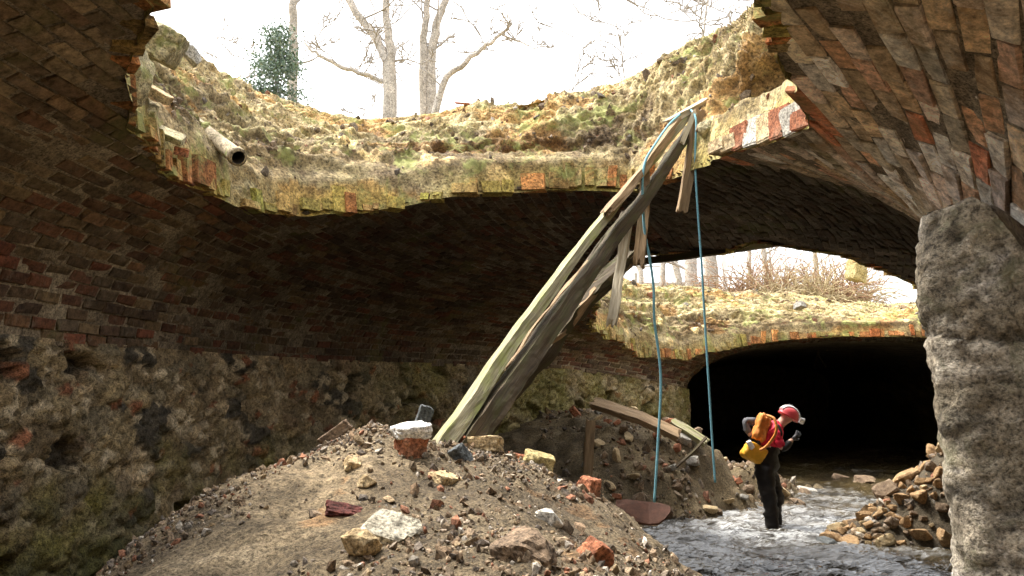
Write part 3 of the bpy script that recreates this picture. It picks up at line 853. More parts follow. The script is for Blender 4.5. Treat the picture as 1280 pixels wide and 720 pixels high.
# left heap beyond the beam
heapL = [A_(745, 522, 12.4), A_(790, 532, 12.0), A_(830, 542, 11.9), A_(862, 552, 11.9), A_(900, 572, 12.2), A_(940, 592, 12.8), A_(985, 602, 13.6), A_(1020, 610, 14.5),
         A_(740, 580, 11.2), A_(800, 590, 11.2), A_(850, 598, 11.3), A_(740, 625, 10.4), A_(790, 638, 10.7), A_(840, 645, 10.9), A_(900, 632, 11.6), A_(880, 600, 11.7), A_(945, 618, 12.6), A_(990, 618, 13.3),
         A_(690, 600, 11.2), A_(650, 560, 11.9), (.6, 13.6, 1.35), (1.8, 15, 1.2), (3.3, 16.6, .9), (4.6, 17.2, -.2), (3.6, 12.6, -.3), (2.6, 10.2, -.4), (1.2, 9.2, -.4), (-.8, 9.5, -.1), (-2.0, 9.8, .3), (-2.8, 8.4, .1), (4.4, 14.6, -.2), (5.4, 15.6, -.4), (5, 13, -.5), (6, 18, -.5)]
_hl = rbf(heapL)
def hzL(x, y):
    p = P3(x, y)
    d1, d2, cid = voronoi(np.concatenate([p[..., :2] * 4.5, p[..., 2:]], -1), 404)
    return np.minimum(_hl(x, y), 1.6) + .08 * fbm(p, 1.8, 4, 401) + .05 * fbm(p, 6, 3, 402) + .07 * np.clip((d2 - d1) * 1.8, 0, 1) * (cid > .4)
X, Y = np.meshgrid(np.arange(-3, 6.5, .04), np.arange(7.6, 18.5, .04))
pm = np.stack([X, Y, hzL(X, Y)], -1)
c = np.ones(pm.shape) * np.array((.8, .76, .66)) * (1 + .7 * fbm(pm, 2.2, 4, 411))[..., None]
props(mesh_np('rubble_bank', pm, grid_faces(*X.shape), M['mound'], col=c, smooth=True), 'bank of earth and stones at the foot of the left wall beyond the mound', 'bank', kind='structure')

# right heap core
heapR = [A_(1192, 545, 9.9), A_(1160, 578, 9.9), A_(1125, 606, 9.8), A_(1090, 636, 9.7), A_(1050, 663, 9.7), A_(1030, 668, 9.8), A_(1195, 610, 9.4), A_(1150, 650, 9.35), A_(1180, 680, 9.1), A_(1120, 682, 9.15), A_(1080, 678, 9.3), (6.3, 9.8, 1.1), (6.5, 11.5, .3), (5, 11.2, -.3), (3.6, 9.3, -.3), (4, 8.8, -.3), (5, 8.6, -.3), (6, 8.6, .2), (4.2, 10.6, -.3), (3.2, 10, -.4), (6.8, 9, .9)]
_hr = rbf(heapR)
def hzR(x, y): return np.minimum(_hr(x, y) - .05, 1.5) + .04 * fbm(P3(x, y), 4, 3, 501)
X, Y = np.meshgrid(np.arange(3.1, 7, .04), np.arange(8.3, 12, .04))
pm = np.stack([X, Y, hzR(X, Y)], -1)
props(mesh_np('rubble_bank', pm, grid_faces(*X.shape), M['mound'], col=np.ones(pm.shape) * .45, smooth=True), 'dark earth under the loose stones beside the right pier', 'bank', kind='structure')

# stream bed and water
X, Y = np.meshgrid(np.arange(-5, 26, .25), np.arange(-7, 43, .25))
props(mesh_np('stream_bed', np.stack([X, Y, -.45 + .1 * fbm(P3(X, Y), .8, 3, 9)], -1), grid_faces(*X.shape), M['bed'], smooth=True), 'brown stony stream bed', 'stream bed', kind='structure')

def m_water():
    b = NB('stream_water')
    n = b.noise(3.2, 5, .6, (.55, 1.5, 1), 1.0, (0, 0, -.35)); n2 = b.noise(14, 4, .6, (.5, 1.5, 1), .6, (0, 0, -.35))
    foam_glare = b.attr('Col')
    f = b.math('MULTIPLY', foam_glare, b.ramp(b.noise(5, 9, .75, (.5, 1.6, 1), 1.4, (0, 0, -.35)), [(.45, 0.0), (.56, 1.0)]))
    c = b.mix(f, b.mix(b.ramp(b.noise(1.2, 4, .6), [(.35, 0.0), (.65, 1.0)]), (.014, .011, .007), (.06, .044, .02)), (.6, .61, .6))
    b.bump(b.math('ADD', n, b.math('MULTIPLY', n2, .6)), .03, .8)
    b.out(c, b.math('ADD', b.math('MULTIPLY', f, .5), .03), .9)
    b.bs.inputs['IOR'].default_value = 1.33
    return b.m
M['water'] = m_water()
def wave(x, y):
    p = P3(x, y)
    # rapids run obliquely towards the lower left
    a = x * .35 + y
    r = .8 + .4 * np.exp(-((y - 10.4) / 2.2) ** 2)
    q = np.stack([x * .9 + y * .15, a * 1.6, 0 * x], -1)
    return r * (.06 * fbm(q, 1.3, 3, 601) + .05 * (1 - 2 * np.abs(fbm(q, 3.1, 4, 602))) + .022 * fbm(q * np.array((.6, 1.3, 1)), 7.5, 3, 603)) + .022 * (1 - 2 * np.abs(fbm(q * np.array((.45, 1.2, 1)), 5, 3, 604)))
X, Y = np.meshgrid(np.arange(-3.2, 14, .035), np.concatenate([np.arange(4.2, 14, .035), np.arange(14, 26, .08)]))
Zw = wave(X, Y)
rap = np.exp(-(((Y - 10.3 - .25 * (X - 3.4)) / 1.5) ** 2)) * np.exp(-((X - 3.6) / 2.0) ** 2) + .5 * np.exp(-((Y - 13) / 1.6) ** 2 - ((X - 5.0) / 1.5) ** 2)
fo = np.clip(rap * .62 - .3 + np.clip(Zw * 9, -.3, .5) * .5 + .35 * fbm(P3(X, Y), 1.1, 4, 611) , 0, 1)  # white patch: froth plus sky glare painted into the water colour
w = mesh_np('stream_water', np.stack([X, Y, Zw], -1), grid_faces(*X.shape), M['water'], col=np.repeat(fo[..., None], 3, -1), smooth=True)
props(w, 'shallow rippling stream with white water running out of the far tunnel', 'water', kind='structure')

# ------------------------------------------------------------------ loose stones
TAN = [M['stone_tan'], M['stone_grey'], M['stone_brown'], M['stone_tan'], M['stone_brown']]
def stone_set(n, xr, yr, f, zmin, size, group, labels, seed, mats, lift=.25, cond=None, flat=(1, .72, .55)):
    rs = np.random.RandomState(seed); protos = []
    for i, m in enumerate(mats * 2):
        V, Fc = rock(seed * 7 + i, 3, flat, box=(i % 2 == 1), rough=.07)
        me = mesh_np('loose_stone', V, Fc, m); protos.append(me)
    used = 0; k = 0; tries = 0
    placed = []
    while k < n and tries < n * 40:
        tries += 1
        x, y = rs.uniform(*xr), rs.uniform(*yr); z = float(f(np.array(x), np.array(y)))
        if z < zmin: continue
        if cond and not cond(x, y, z): continue
        s = size[0] + (size[1] - size[0]) * rs.rand() ** 1.5
        if any((x - a) ** 2 + (y - b) ** 2 < (.62 * (s + t)) ** 2 for a, b, t in placed): continue
        placed.append((x, y, s))
        i = rs.randint(len(protos))
        p = protos[i]
        if not p.get('used'): o = p; o['used'] = 1
        else:
            o = p.copy(); COL.objects.link(o)
        o.location = (x, y, z + s * lift); o.scale = (s, s, s)
        o.rotation_euler = (rs.normal(0, .45), rs.normal(0, .45), rs.uniform(0, 6.3))
        j = i % len(mats)
        props(o, labels[j], 'stone', group)
        k += 1
    for p in protos:
        if not p.get('used'): bpy.data.objects.remove(p)
M['stone_ochre'] = m_rocky('ochre_stone', [(.3, (.17, .1, .05)), (.5, (.34, .21, .1)), (.7, (.5, .36, .2))], 4, 28, .008)
mR = [M['stone_ochre'], M['stone_brown'], M['stone_ochre'], M['stone_tan']]
stone_set(210, (3.75, 6.3), (8.9, 10.6), hzR, -.06, (.06, .24), 'loose stones heaped beside the right pier',
          ['loose tan stone in the heap between the pier and the stream', 'loose dark brown stone in the heap between the pier and the stream', 'loose tan stone in the heap between the pier and the stream', 'loose pale stone in the heap between the pier and the stream'], 21, mR)
mL = [M['stone_tan'], M['stone_grey'], M['stone_brown'], M['stone_red']]
stone_set(130, (.9, 5.0), (10.4, 15.2), hzL, -.06, (.06, .17), 'loose stones on the bank below the left wall',
          ['loose tan stone on the bank behind the hanging ropes', 'loose grey stone on the bank behind the hanging ropes', 'loose dark brown stone on the bank behind the hanging ropes', 'loose reddish stone on the bank behind the hanging ropes'], 22, mL,
          cond=lambda x, y, z: z < 1.4)
for k, (px, py, s, m, lab) in enumerate([(1030, 668, .13, 'stone_dark', 'wet black stone at the tip of the right stone heap'), (1052, 662, .16, 'stone_brown', 'wet brown stone near the tip of the right stone heap'),
                                       (1048, 590, .22, 'stone_brown', 'low dark stone in the mouth of the far tunnel'), (1080, 594, .30, 'stone_brown', 'long low stone further back in the far tunnel mouth'), (1005, 606, .2, 'stone_grey', 'pale grey stone in the water right of the wading person'), (985, 603, .14, 'stone_grey', 'small pale stone just behind the wading person')]):
    p = at(px, py, CAMH * 995 / (py + 6 - 480)); p[2] = .03
    rock_obj('stream_stone', p, (s, s * .7, s * .5), M[m], 700 + k, lab)

# foreground individual pieces
def fg(name, px, py, size, mat, seed, label, box=True, rot=(0, 0, 0), lift=.3, sharp=30, rough=.13, dy=0):
    lift -= .30; size = tuple(v * .92 for v in size)
    p = on_mound(px, py); p[1] += dy
    p[2] = float(mz(np.array(p[0]), np.array(p[1]))) + size[2] * lift
    return rock_obj(name, p, size, M[mat], seed, label, 'brick' if 'brick' in name else 'stone', None, box, rot, 4, rough, sharp)
b0 = fg('broken_brick', 513, 566, (.105, .095, .10), 'stone_red', 801, 'upright broken brick with a thick white lime cap on the mound crest', rot=(.1, -.08, .6), lift=.5, sharp=18)
V, Fc = rock(802, 4, (.106, .098, .045), box=True, rough=.16)
cap = mesh_np('lime_cap', V, Fc, M['mortar_white'], b0, smooth=True); cap.location = (0, 0, .068)
SB = fg('slate_block', 529, 533, (.055, .05, .1), 'stone_dark', 803, 'dark slate grey block standing on the mound behind the capped brick', rot=(.1, .35, .3), lift=.75)
fg('yellow_stone', 672, 571, (.12, .09, .08), 'stone_yellow', 804, 'ochre yellow stone lying against a red one on the crest', rot=(.2, .2, .2), lift=.4)
fg('broken_brick', 652, 560, (.12, .08, .07), 'stone_red', 805, 'orange red broken brick behind the ochre stone on the crest', rot=(.1, .25, .5), lift=.5, dy=.12)
fg('pale_stone', 606, 553, (.13, .09, .06), 'stone_tan', 806, 'pale lichen covered stone right of the leaning timber foot', rot=(.15, .1, 2.8), lift=.4)
fg('broken_brick', 583, 549, (.05, .04, .04), 'stone_red', 807, 'small red brick chip at the foot of the leaning timber', rot=(.2, .4, .4), lift=.5)
fg('broken_brick', 745, 702, (.085, .065, .075), 'stone_red', 809, 'bright orange brick lump low on the right slope of the mound', rot=(.5, .5, .8), lift=.6)
fg('broken_brick', 735, 612, (.06, .09, .09), 'stone_red', 810, 'red brown brick half sunk in the right shoulder of the mound', rot=(.1, .1, .6), lift=.3)
fg('pale_stone', 478, 675, (.085, .075, .05), 'stone_pale', 812, 'flat pale flint on the lower front of the mound', box=False, rot=(.9, .1, .3), lift=.5)
fg('pale_stone', 452, 690, (.05, .045, .04), 'stone_tan', 813, 'small pale flint just left of the flat pale flint', box=False, rot=(.8, .2, .7), lift=.4)
fg('pale_stone', 441, 584, (.05, .045, .035), 'stone_tan', 814, 'pale stone chip left below the capped brick', rot=(.5, .3, .4), lift=.6)
fg('pale_stone', 456, 607, (.035, .03, .03), 'stone_tan', 815, 'cream stone chip lower left of the capped brick', box=False, rot=(.5, .3, .4), lift=.6)
fg('dark_stone', 430, 642, (.1, .05, .03), 'maroon', 816, 'flat dark red tile piece on the left front of the mound', rot=(.5, .2, .3), lift=.35, rough=.3)
fg('tan_stone', 556, 600, (.11, .075, .06), 'stone_tan', 817, 'blocky brown stone right below the capped brick', rot=(.3, .2, .9), lift=.1)
fg('dark_stone', 575, 572, (.08, .06, .05), 'stone_dark', 819, 'dark flint between the timber foot and the ochre stone', box=False, rot=(.3, .2, .9), lift=.3)
fg('tan_stone', 640, 690, (.09, .07, .05), 'stone_brown', 821, 'brown lump low in the centre right of the mound', box=False, rot=(.5, .3, .3), lift=.2)
fg('pale_stone', 690, 655, (.05, .04, .03), 'mortar_white2', 822, 'small pale chip on the right slope of the mound', box=False, rot=(.3, .3, .3), lift=.4)
SB.location = tuple(at(529, 522, 3.72)); SB.rotation_euler = (.1, .3, .3)
# log-like lump on the left crest
p = on_mound(400, 555)
rock_obj('rotten_log', (p[0] + .04, p[1] + .1, p[2] + .04), (.12, .04, .04), M['stone_brown'], 823, 'grey rotten log end sticking up on the left crest of the mound', 'log', None, True, (0, -.62, .25), 4, .08)

# small debris on the mound and banks
def scat_pts(n, xr, yr, f, seed, zmin=-9, clump=1.0, cen=None):
    rs = np.random.RandomState(seed)
    x = rs.uniform(*xr, n * 3); y = rs.uniform(*yr, n * 3)
    m = (fbm(P3(x, y), clump, 3, seed) + rs.uniform(-.5, .5, n * 3)) > -.02
    x, y = x[m][:n], y[m][:n]; z = f(x, y); k = z > zmin
    return np.column_stack([x, y, z])[k]
DEB = np.array([(.4, .3, .2), (.3, .22, .14), (.4, .33, .25), (.55, .5, .42), (.36, .17, .1), (.2, .15, .1), (.3, .23, .15), (.36, .27, .16), (.3, .24, .17), (.24, .2, .16), (.26, .18, .11), (.2, .17, .14)])
p = scat_pts(20000, (-1.9, 1.4), (1.7, 4.3), mz, 31, .2, 1.4)
rs = np.random.RandomState(3); sz = np.clip(rs.exponential(.005, len(p)) + .003, 0, .03) 
p[:, 2] += sz * .15
scatter_mesh('stone_debris', p, sz, M['debris'], DEB[rs.randint(len(DEB), size=len(p))] * rs.uniform(.6, 1.1, (len(p), 1)), 41, 1, label='crumbs of brick, flint and mortar strewn over the mound', cat='debris')
p = scat_pts(2600, (.4, 5.0), (9.8, 15.5), hzL, 32, -.05)
sz = np.clip(rs.exponential(.022, len(p)) + .015, 0, .1)
scatter_mesh('stone_debris', p, sz, M['debris'], DEB[rs.randint(len(DEB), size=len(p))] * rs.uniform(.5, 1.1, (len(p), 1)), 42, 1, label='small stones strewn over the bank below the left wall', cat='debris')
p = scat_pts(900, (3.5, 6.3), (8.8, 11), hzR, 33, -.06)
sz = np.clip(rs.exponential(.025, len(p)) + .02, 0, .09)
scatter_mesh('stone_debris', p, sz, M['debris'], DEB[rs.randint(len(DEB), size=len(p))] * rs.uniform(.5, 1.1, (len(p), 1)), 43, 1, label='small stones between the loose stones by the right pier', cat='debris')
# stones and clods stuck in the two banks
for bi, (V, nr, N, d, M1) in enumerate(BANKV):
    n = (1900, 1300)[bi]
    ii = rs.randint(M1, nr - 4, n); jj = rs.randint(0, N, n); p = V[ii, jj]
    k = (p[:, 1] > (3.2, 12)[bi]) & (fbm(p, .9, 3, 77) + rs.uniform(-.4, .4, n) > -.1)
    p = p[k]; sz = np.clip(rs.exponential((.018, .03)[bi], len(p)) + .01, 0, (.085, .15)[bi])
    scatter_mesh('bank_debris', p, sz, M['debris'], DEB[rs.randint(len(DEB), size=len(p))] * rs.uniform(.5, 1.0, (len(p), 1)), 51 + bi, 1,
                 label=('stones and clods stuck in the near earth bank', 'stones and clods stuck in the far earth bank')[bi], cat='debris')
    # roots, straw and dead grass
    m = (26000, 12000)[bi]
    ii = rs.randint(M1 + 2, nr - 1, m); jj = rs.randint(0, N, m); p = V[ii, jj]
    ii2 = ii
    k = (p[:, 1] > (3.2, 12)[bi]) & (fbm(p, 1.3, 3, 78) + (ii / nr - .5) * .8 + rs.uniform(-.3, .3, m) + .5 * BANKD[bi][ii, jj] * -1 > .12)
    p = p[k]; jj = jj[k]; m = len(p)
    out = np.column_stack([-d[jj, 0], -d[jj, 1], np.zeros(m)])
    L = rs.uniform(.03, .17, m) * (1, 1.8)[bi]
    dr = out * rs.uniform(.0, .8, (m, 1)) + rs.normal(0, .5, (m, 3)); dr[:, 2] += rs.uniform(-.7, .6, m)
    dr /= np.linalg.norm(dr, axis=1, keepdims=True)
    sd = np.cross(dr, rs.normal(size=(m, 3))); sd /= np.linalg.norm(sd, axis=1, keepdims=True); sd *= rs.uniform(.0012, .004, (m, 1)) * (1, 1.8)[bi]
    mid = p + dr * L[:, None] * .55; tip = p + dr * L[:, None]; tip[:, 2] -= L * .25
    VV = np.stack([p - sd, p + sd, mid + sd * .7, mid - sd * .7, tip], 1)
    b = np.arange(m) * 5
    q = np.stack([b, b + 1, b + 2, b + 3], -1); t3 = np.stack([b + 3, b + 2, b + 4], -1)
    pal = np.array([(.45, .36, .2), (.32, .24, .13), (.22, .25, .08), (.55, .47, .3), (.2, .13, .07), (.28, .3, .1)])
    C = np.repeat((pal[rs.randint(6, size=m)] * rs.uniform(.7, 1.1, (m, 1)))[:, None], 5, 1)
    props(mesh_np('dead_grass', VV, [q, t3], M['debris'], col=C), ('dead grass, moss and rootlets on the near earth bank', 'dead grass and rootlets on the far earth bank')[bi], 'grass', kind='stuff')
# ------------------------------------------------------------------ timbers
def m_wood(name, light, dark_, lichen=None):
    b = NB(name)
    b.co = b.N.new('ShaderNodeUVMap'); uv = b.co.outputs[0]
    def n(scale, st, det=6):
        mp = b.N.new('ShaderNodeMapping'); mp.inputs['Scale'].default_value = st; b.link(uv, mp.inputs[0])
        t = b.N.new('ShaderNodeTexNoise'); t.inputs['Scale'].default_value = scale; t.inputs['Detail'].default_value = det
        t.inputs['Roughness'].default_value = .65; b.link(mp.outputs[0], t.inputs['Vector']); return t.outputs['Fac']
    g = n(95, (1, .03, 1), 9); g2 = n(6, (1, .5, 1))
    c = b.ramp(g, [(.3, dark_), (.5, tuple((a + d) / 2 for a, d in zip(light, dark_))), (.68, light)])
    c = b.mix(1.0, c, b.ramp(g2, [(.3, .65), (.7, 1.2)]), 'MULTIPLY')
    if lichen: c = b.mix(b.ramp(n(9, (1, .4, 1)), [(.46, 0.0), (.62, .75)]), c, lichen)
    b.bump(g, .006)
    return b.out(c, .85, .25)
M['wood_pale'] = m_wood('weathered_pale_wood', (.66, .6, .46), (.36, .29, .19))
M['wood_green'] = m_wood('lichen_wood', (.46, .42, .27), (.12, .10, .06), (.25, .28, .08))
M['wood_dark'] = m_wood('dark_wood', (.12, .088, .05), (.022, .015, .01), (.06, .06, .02))
M['wood_brown'] = m_wood('brown_wood', (.4, .28, .16), (.17, .11, .06))

def timber(name, pts, w, t, mat, up, seed, label=None, parent=None, n=44, jag=.35, rough=.008, cat='timber', taper=(1, 1)):
    """split, weathered board swept along a bent line; w across, t thick, splintered ends"""
    pts = np.array(pts, float); rs = np.random.RandomState(seed)
    s = np.concatenate([[0], np.cumsum(np.linalg.norm(np.diff(pts, axis=0), axis=1))]); L = s[-1]
    ts = np.linspace(0, 1, n)
    C = np.stack([np.interp(ts * L, s, pts[:, k]) for k in range(3)], -1)
    up = np.array(up, float); nv = 20
    V = np.zeros((n, nv, 3)); UV = np.zeros((n, nv, 2))
    prof = []
    for a, b in ((-1, -1), (1, -1), (1, 1), (-1, 1)):
        pass
    side = [(-1 + 2 * k / 6, 1) for k in range(6)] + [(1, 1 - 2 * k / 4) for k in range(4)] + [(1 - 2 * k / 6, -1) for k in range(6)] + [(-1, -1 + 2 * k / 4) for k in range(4)]
    side = np.array(side)
    per = np.concatenate([[0], np.cumsum(np.linalg.norm(np.diff(np.concatenate([side * (w, t)]), axis=0), axis=1))])
    e0, e1 = rs.uniform(0, 1, nv), rs.uniform(0, 1, nv)
    for i in range(n):
        a = C[min(i + 1, n - 1)] - C[max(i - 1, 0)]; a /= np.linalg.norm(a)
        u = up - a * (up @ a); u /= np.linalg.norm(u); sd = np.cross(a, u)
        tp = taper[0] + (taper[1] - taper[0]) * ts[i]
        off = np.outer(side[:, 0] * w / 2 * tp, sd) + np.outer(side[:, 1] * t / 2 * tp, u)
        V[i] = C[i] + off
        if i == 0: V[i] -= a * (e0 * jag * w)[:, None]
        if i == n - 1: V[i] += a * (e1 * jag * w)[:, None]
        UV[i, :, 0] = per; UV[i, :, 1] = ts[i] * L
    ax = (C[-1] - C[0]) / np.linalg.norm(C[-1] - C[0])
    q = V - np.outer((V.reshape(-1, 3) @ ax) * .88, ax).reshape(V.shape)
    V = V + rough * np.stack([fbm(q, 14, 3, seed), fbm(q, 14, 3, seed + 1), fbm(q, 14, 3, seed + 2)], -1) + rough * .6 * np.stack([fbm(q, 45, 2, seed + 7), fbm(q, 45, 2, seed + 8), fbm(q, 45, 2, seed + 9)], -1) + rough * 1.2 * np.stack([fbm(V, 3, 2, seed + 4), fbm(V, 3, 2, seed + 5), fbm(V, 3, 2, seed + 6)], -1)
    Fq = grid_faces(n, nv, wrap=True)
    VV = np.concatenate([V.reshape(-1, 3), [V[0].mean(0), V[-1].mean(0)]])
    k = np.arange(nv); Ft = np.concatenate([np.stack([k, (k + 1) % nv, np.full(nv, n * nv)], -1), np.stack([(n - 1) * nv + k, (n - 1) * nv + (k + 1) % nv, np.full(nv, n * nv + 1)], -1)])
    o = mesh_np(name, VV, [Fq, Ft], mat, parent)
    uvl = o.data.uv_layers.new(name='UVMap')
    uv = np.concatenate([UV.reshape(-1, 2), [[0, 0], [0, L]]])
    li = np.zeros(len(o.data.loops), np.int32); o.data.loops.foreach_get('vertex_index', li)
    uvl.data.foreach_set('uv', uv[li].reshape(-1))
    if label: props(o, label, cat)
    return o

B = lambda *pts: [at(*p) for p in pts]
UPL = (-.75, -.55, .6)
# the long leaning timber: pale split face above, dark body below
lean = empty('leaning_timber', tuple(at(556, 545, 3.5)))
props(lean, 'long weathered timber leaning from the mound up to the lip of the opening', 'timber')
def pt(o): return under(lean, o)
pt(timber('pale_face', B((536, 580, 3.36), (556, 550, 3.5), (650, 413, 4.35), (745, 285, 5.3), (815, 200, 6.0), (868, 136, 6.45)), .06, .05, M['wood_green'], UPL, 1, n=70, rough=.007, jag=.5, taper=(1.4, .85)))
pt(timber('dark_body', B((572, 580, 3.5), (590, 552, 3.62), (672, 432, 4.42), (762, 305, 5.38), (828, 215, 6.05), (862, 160, 6.45)), .078, .085, M['wood_dark'], (-.6, -.3, .75), 2, n=110, rough=.010, jag=.9, taper=(1.15, .9)))
pt(timber('splinter', B((762, 262, 5.35), (800, 215, 5.8), (848, 150, 6.35)), .07, .05, M['wood_brown'], UPL, 3, n=40, rough=.01, jag=1.5))
timber('pale_stick', B((840, 152, 6.3), (866, 137, 6.38), (885, 126, 6.45)), .075, .045, M['wood_pale'], UPL, 4, 'short pale timber tip lying on top of the leaning timber', n=16, rough=.012, jag=.8)
timber('broken_timber', B((598, 540, 4.3), (660, 460, 4.9), (720, 390, 5.5), (782, 322, 6.0)), .11, .09, M['wood_dark'], (-.2, -.6, .7), 5, 'dark split timber propped under the leaning one', rough=.02, jag=1.6)
timber('broken_timber', B((672, 446, 5.1), (720, 385, 5.5), (768, 338, 5.85)), .12, .07, M['wood_brown'], (-.3, -.6, .7), 6, 'short brown broken board under the middle of the leaning timber', rough=.02, jag=1.8)
timber('hanging_batten', B((806, 222, 5.9), (805, 265, 5.85), (799, 318, 5.8)), .075, .04, M['wood_brown'], (-.3, -1, 0), 7, 'brown batten with a split orange tip hanging halfway up the timber', rough=.008, jag=1.6, taper=(.9, 1.1))
timber('hanging_batten', B((784, 288, 5.7), (775, 340, 5.7), (765, 398, 5.65)), .072, .045, M['wood_pale'], (-.3, -1, 0), 8, 'grey batten hanging lowest below the leaning timber', rough=.009, jag=1.0)
timber('hanging_batten', B((873, 140, 6.3), (865, 195, 6.3), (853, 260, 6.3)), .085, .05, M['wood_brown'], (.2, -1, 0), 9, 'long brown batten hanging from the top end of the timber', rough=.007, jag=.5)
timber('hanging_batten', B((878, 140, 6.4), (876, 165, 6.4), (869, 198, 6.4)), .06, .04, M['wood_pale'], (.3, -1, 0), 10, 'short pale batten right behind the long hanging one', rough=.007, jag=.8)
timber('hanging_batten', B((868, 142, 6.25), (861, 160, 6.25), (853, 178, 6.25)), .04, .03, M['wood_pale'], (0, -1, 0), 11, 'smallest pale stick hanging beside the top end of the timber', rough=.005, jag=.8, n=16)
timber('fallen_plank', B((744, 505, 12.0), (800, 522, 11.7), (845, 543, 11.6)), .24, .09, M['wood_brown'], (0, -.5, 1), 12, 'thick plank lying on top of the rubble bank behind the ropes', rough=.012, jag=.3)
timber('fallen_plank', B((842, 528, 12.0), (862, 540, 11.9), (880, 552, 11.8)), .16, .07, M['wood_green'], (0, -.5, 1), 13, 'short plank end on the rubble bank right of the first rope', rough=.012, jag=.3)
timber('wooden_post', B((733, 600, 11.0), (736, 565, 11.1), (738, 528, 11.2)), .13, .12, M['wood_brown'], (0, -1, 0), 14, 'short mossy post standing at the foot of the green wall', rough=.012, jag=.2, cat='post')
timber('thin_stick', B((846, 583, 11.0), (865, 566, 11.1), (882, 548, 11.2)), .035, .03, M['wood_dark'], (0, -.5, 1), 15, 'thin dark stick poking out of the rubble bank between the ropes', rough=.006, jag=1, n=16, cat='stick')
# beam across the far edge of the roof strip
timber('cross_beam', B((735, 336, 9.6), (900, 314, 9.75), (1050, 294, 9.9)), .14, .075, M['wood_dark'], (0, 0, 1), 16, 'dark straight beam spanning the edge of the far opening', rough=.006, jag=.1, cat='beam')

pt(timber('splinter', B((640, 452, 4.3), (690, 385, 4.85), (742, 318, 5.35)), .035, .03, M['wood_brown'], UPL, 31, n=50, rough=.012, jag=3))
pt(timber('splinter', B((702, 380, 4.9), (735, 330, 5.3), (775, 272, 5.7)), .03, .03, M['wood_dark'], UPL, 32, n=50, rough=.014, jag=3))
pt(timber('splinter', B((655, 460, 4.4), (672, 440, 4.55), (700, 420, 4.75)), .03, .025, M['wood_brown'], UPL, 33, n=20, rough=.01, jag=2))
# rusty plate lying at the water's edge
pc = at(803, 642, 5.0)
def plate():
    bm = bmesh.new()
    n = 14; out = []
    for k in range(n):
        a = 2 * PI * k / n
        out.append((.165 * math.cos(a) * (1 + .12 * math.sin(3 * a)), .10 * math.sin(a) * (1 + .15 * math.cos(2 * a))))
    lo = [bm.verts.new((x, y, .03 * abs(x / .165) ** 2)) for x, y in out]; hi = [bm.verts.new((x * .98, y * .98, .014 + .03 * abs(x / .165) ** 2)) for x, y in out]
    bm.faces.new(lo[::-1]); bm.faces.new(hi)
    for k in range(n): bm.faces.new((lo[k], lo[(k + 1) % n], hi[(k + 1) % n], hi[k]))
    return bm
M['rust'] = m_simple('rusty_iron', (.07, .03, .018), .85, 30, .5, .004)
o = bm_obj('rusty_plate', plate(), M['rust']); o.location = tuple(pc); o.rotation_euler = (.75, .1, -.1)
props(o, 'rust brown curved plate lying where the mound meets the water', 'plate')

# ------------------------------------------------------------------ ropes
M['rope'] = m_simple('blue_rope', (.17, .38, .45), .7, 120, .35, .002)
def smooth_path(pts, m=8):
    P_ = [np.array(p) for p in pts]; out = []
    for i in range(len(P_) - 1):
        a, b, c, d = P_[max(i - 1, 0)], P_[i], P_[i + 1], P_[min(i + 2, len(P_) - 1)]
        for k in range(m):
            t = k / m
            out.append(.5 * ((2 * b) + (-a + c) * t + (2 * a - 5 * b + 4 * c - d) * t * t + (-a + 3 * b - 3 * c + d) * t ** 3))
    out.append(P_[-1]); return out
r = tube_obj('climbing_rope', [(smooth_path(B((850, 143, 6.22), (836, 156, 6.02), (819, 180, 5.85), (806, 204, 5.76), (803, 240, 5.76), (806, 290, 5.8), (812, 322, 5.82), (817, 360, 5.84), (818, 400, 5.85), (826, 470, 5.86), (823, 545, 5.86), (818, 628, 5.86))), .0095)], M['rope'], n=6)
props(r, 'pale blue rope looped over the timber and hanging down the left', 'rope')
r = tube_obj('climbing_rope', [(smooth_path(B((862, 136, 6.35), (870, 150, 6.2), (869, 200, 6.22), (872, 260, 6.25), (877, 330, 6.28), (881, 400, 6.3), (886, 480, 6.3), (890, 545, 6.3), (894, 603, 6.3))), .0095)], M['rope'], n=6)
props(r, 'pale blue rope hanging straight from the top end of the timber', 'rope')

# ------------------------------------------------------------------ clay pipe and slabs in the near left bank
M['pipe'] = m_rocky('clay_pipe_glaze', [(.3, (.22, .17, .1)), (.7, (.42, .35, .24))], 5, 30, .006, moss=.2)
M['pipe_in'] = m_simple('pipe_inside', (.03, .022, .016), .9)
a, b_ = at(298, 197, 5.55), at(238, 150, 6.1)
dv = Vector(b_ - a).normalized()
prof = [(0, .048), (0, .066), (.05, .068), (.055, .060), (.35, .058), (.9, .058)]
V, Q = [], []
u = dv.orthogonal().normalized(); v_ = dv.cross(u)
for s_, r_ in prof:
    for k in range(24):
        q = Vector(a) + dv * s_ + (u * math.cos(k * PI / 12) + v_ * math.sin(k * PI / 12)) * r_ * (1 + .02 * math.sin(k * 2.1 + s_ * 9)); V.append(tuple(q))
pipe = mesh_np('drain_pipe', V, grid_faces(len(prof), 24, wrap=True), M['pipe'], smooth=True)
props(pipe, 'mossy clay drain pipe sticking out of the earth bank with a dark mouth', 'pipe')
V = []
for s_, r_ in ((0, .048), (.04, .047), (.8, .047)):
    for k in range(24): V.append(tuple(Vector(a) + dv * s_ + (u * math.cos(k * PI / 12) + v_ * math.sin(k * PI / 12)) * r_))
mesh_np('bore', V, grid_faces(3, 24, wrap=True), M['pipe_in'], pipe, smooth=True)

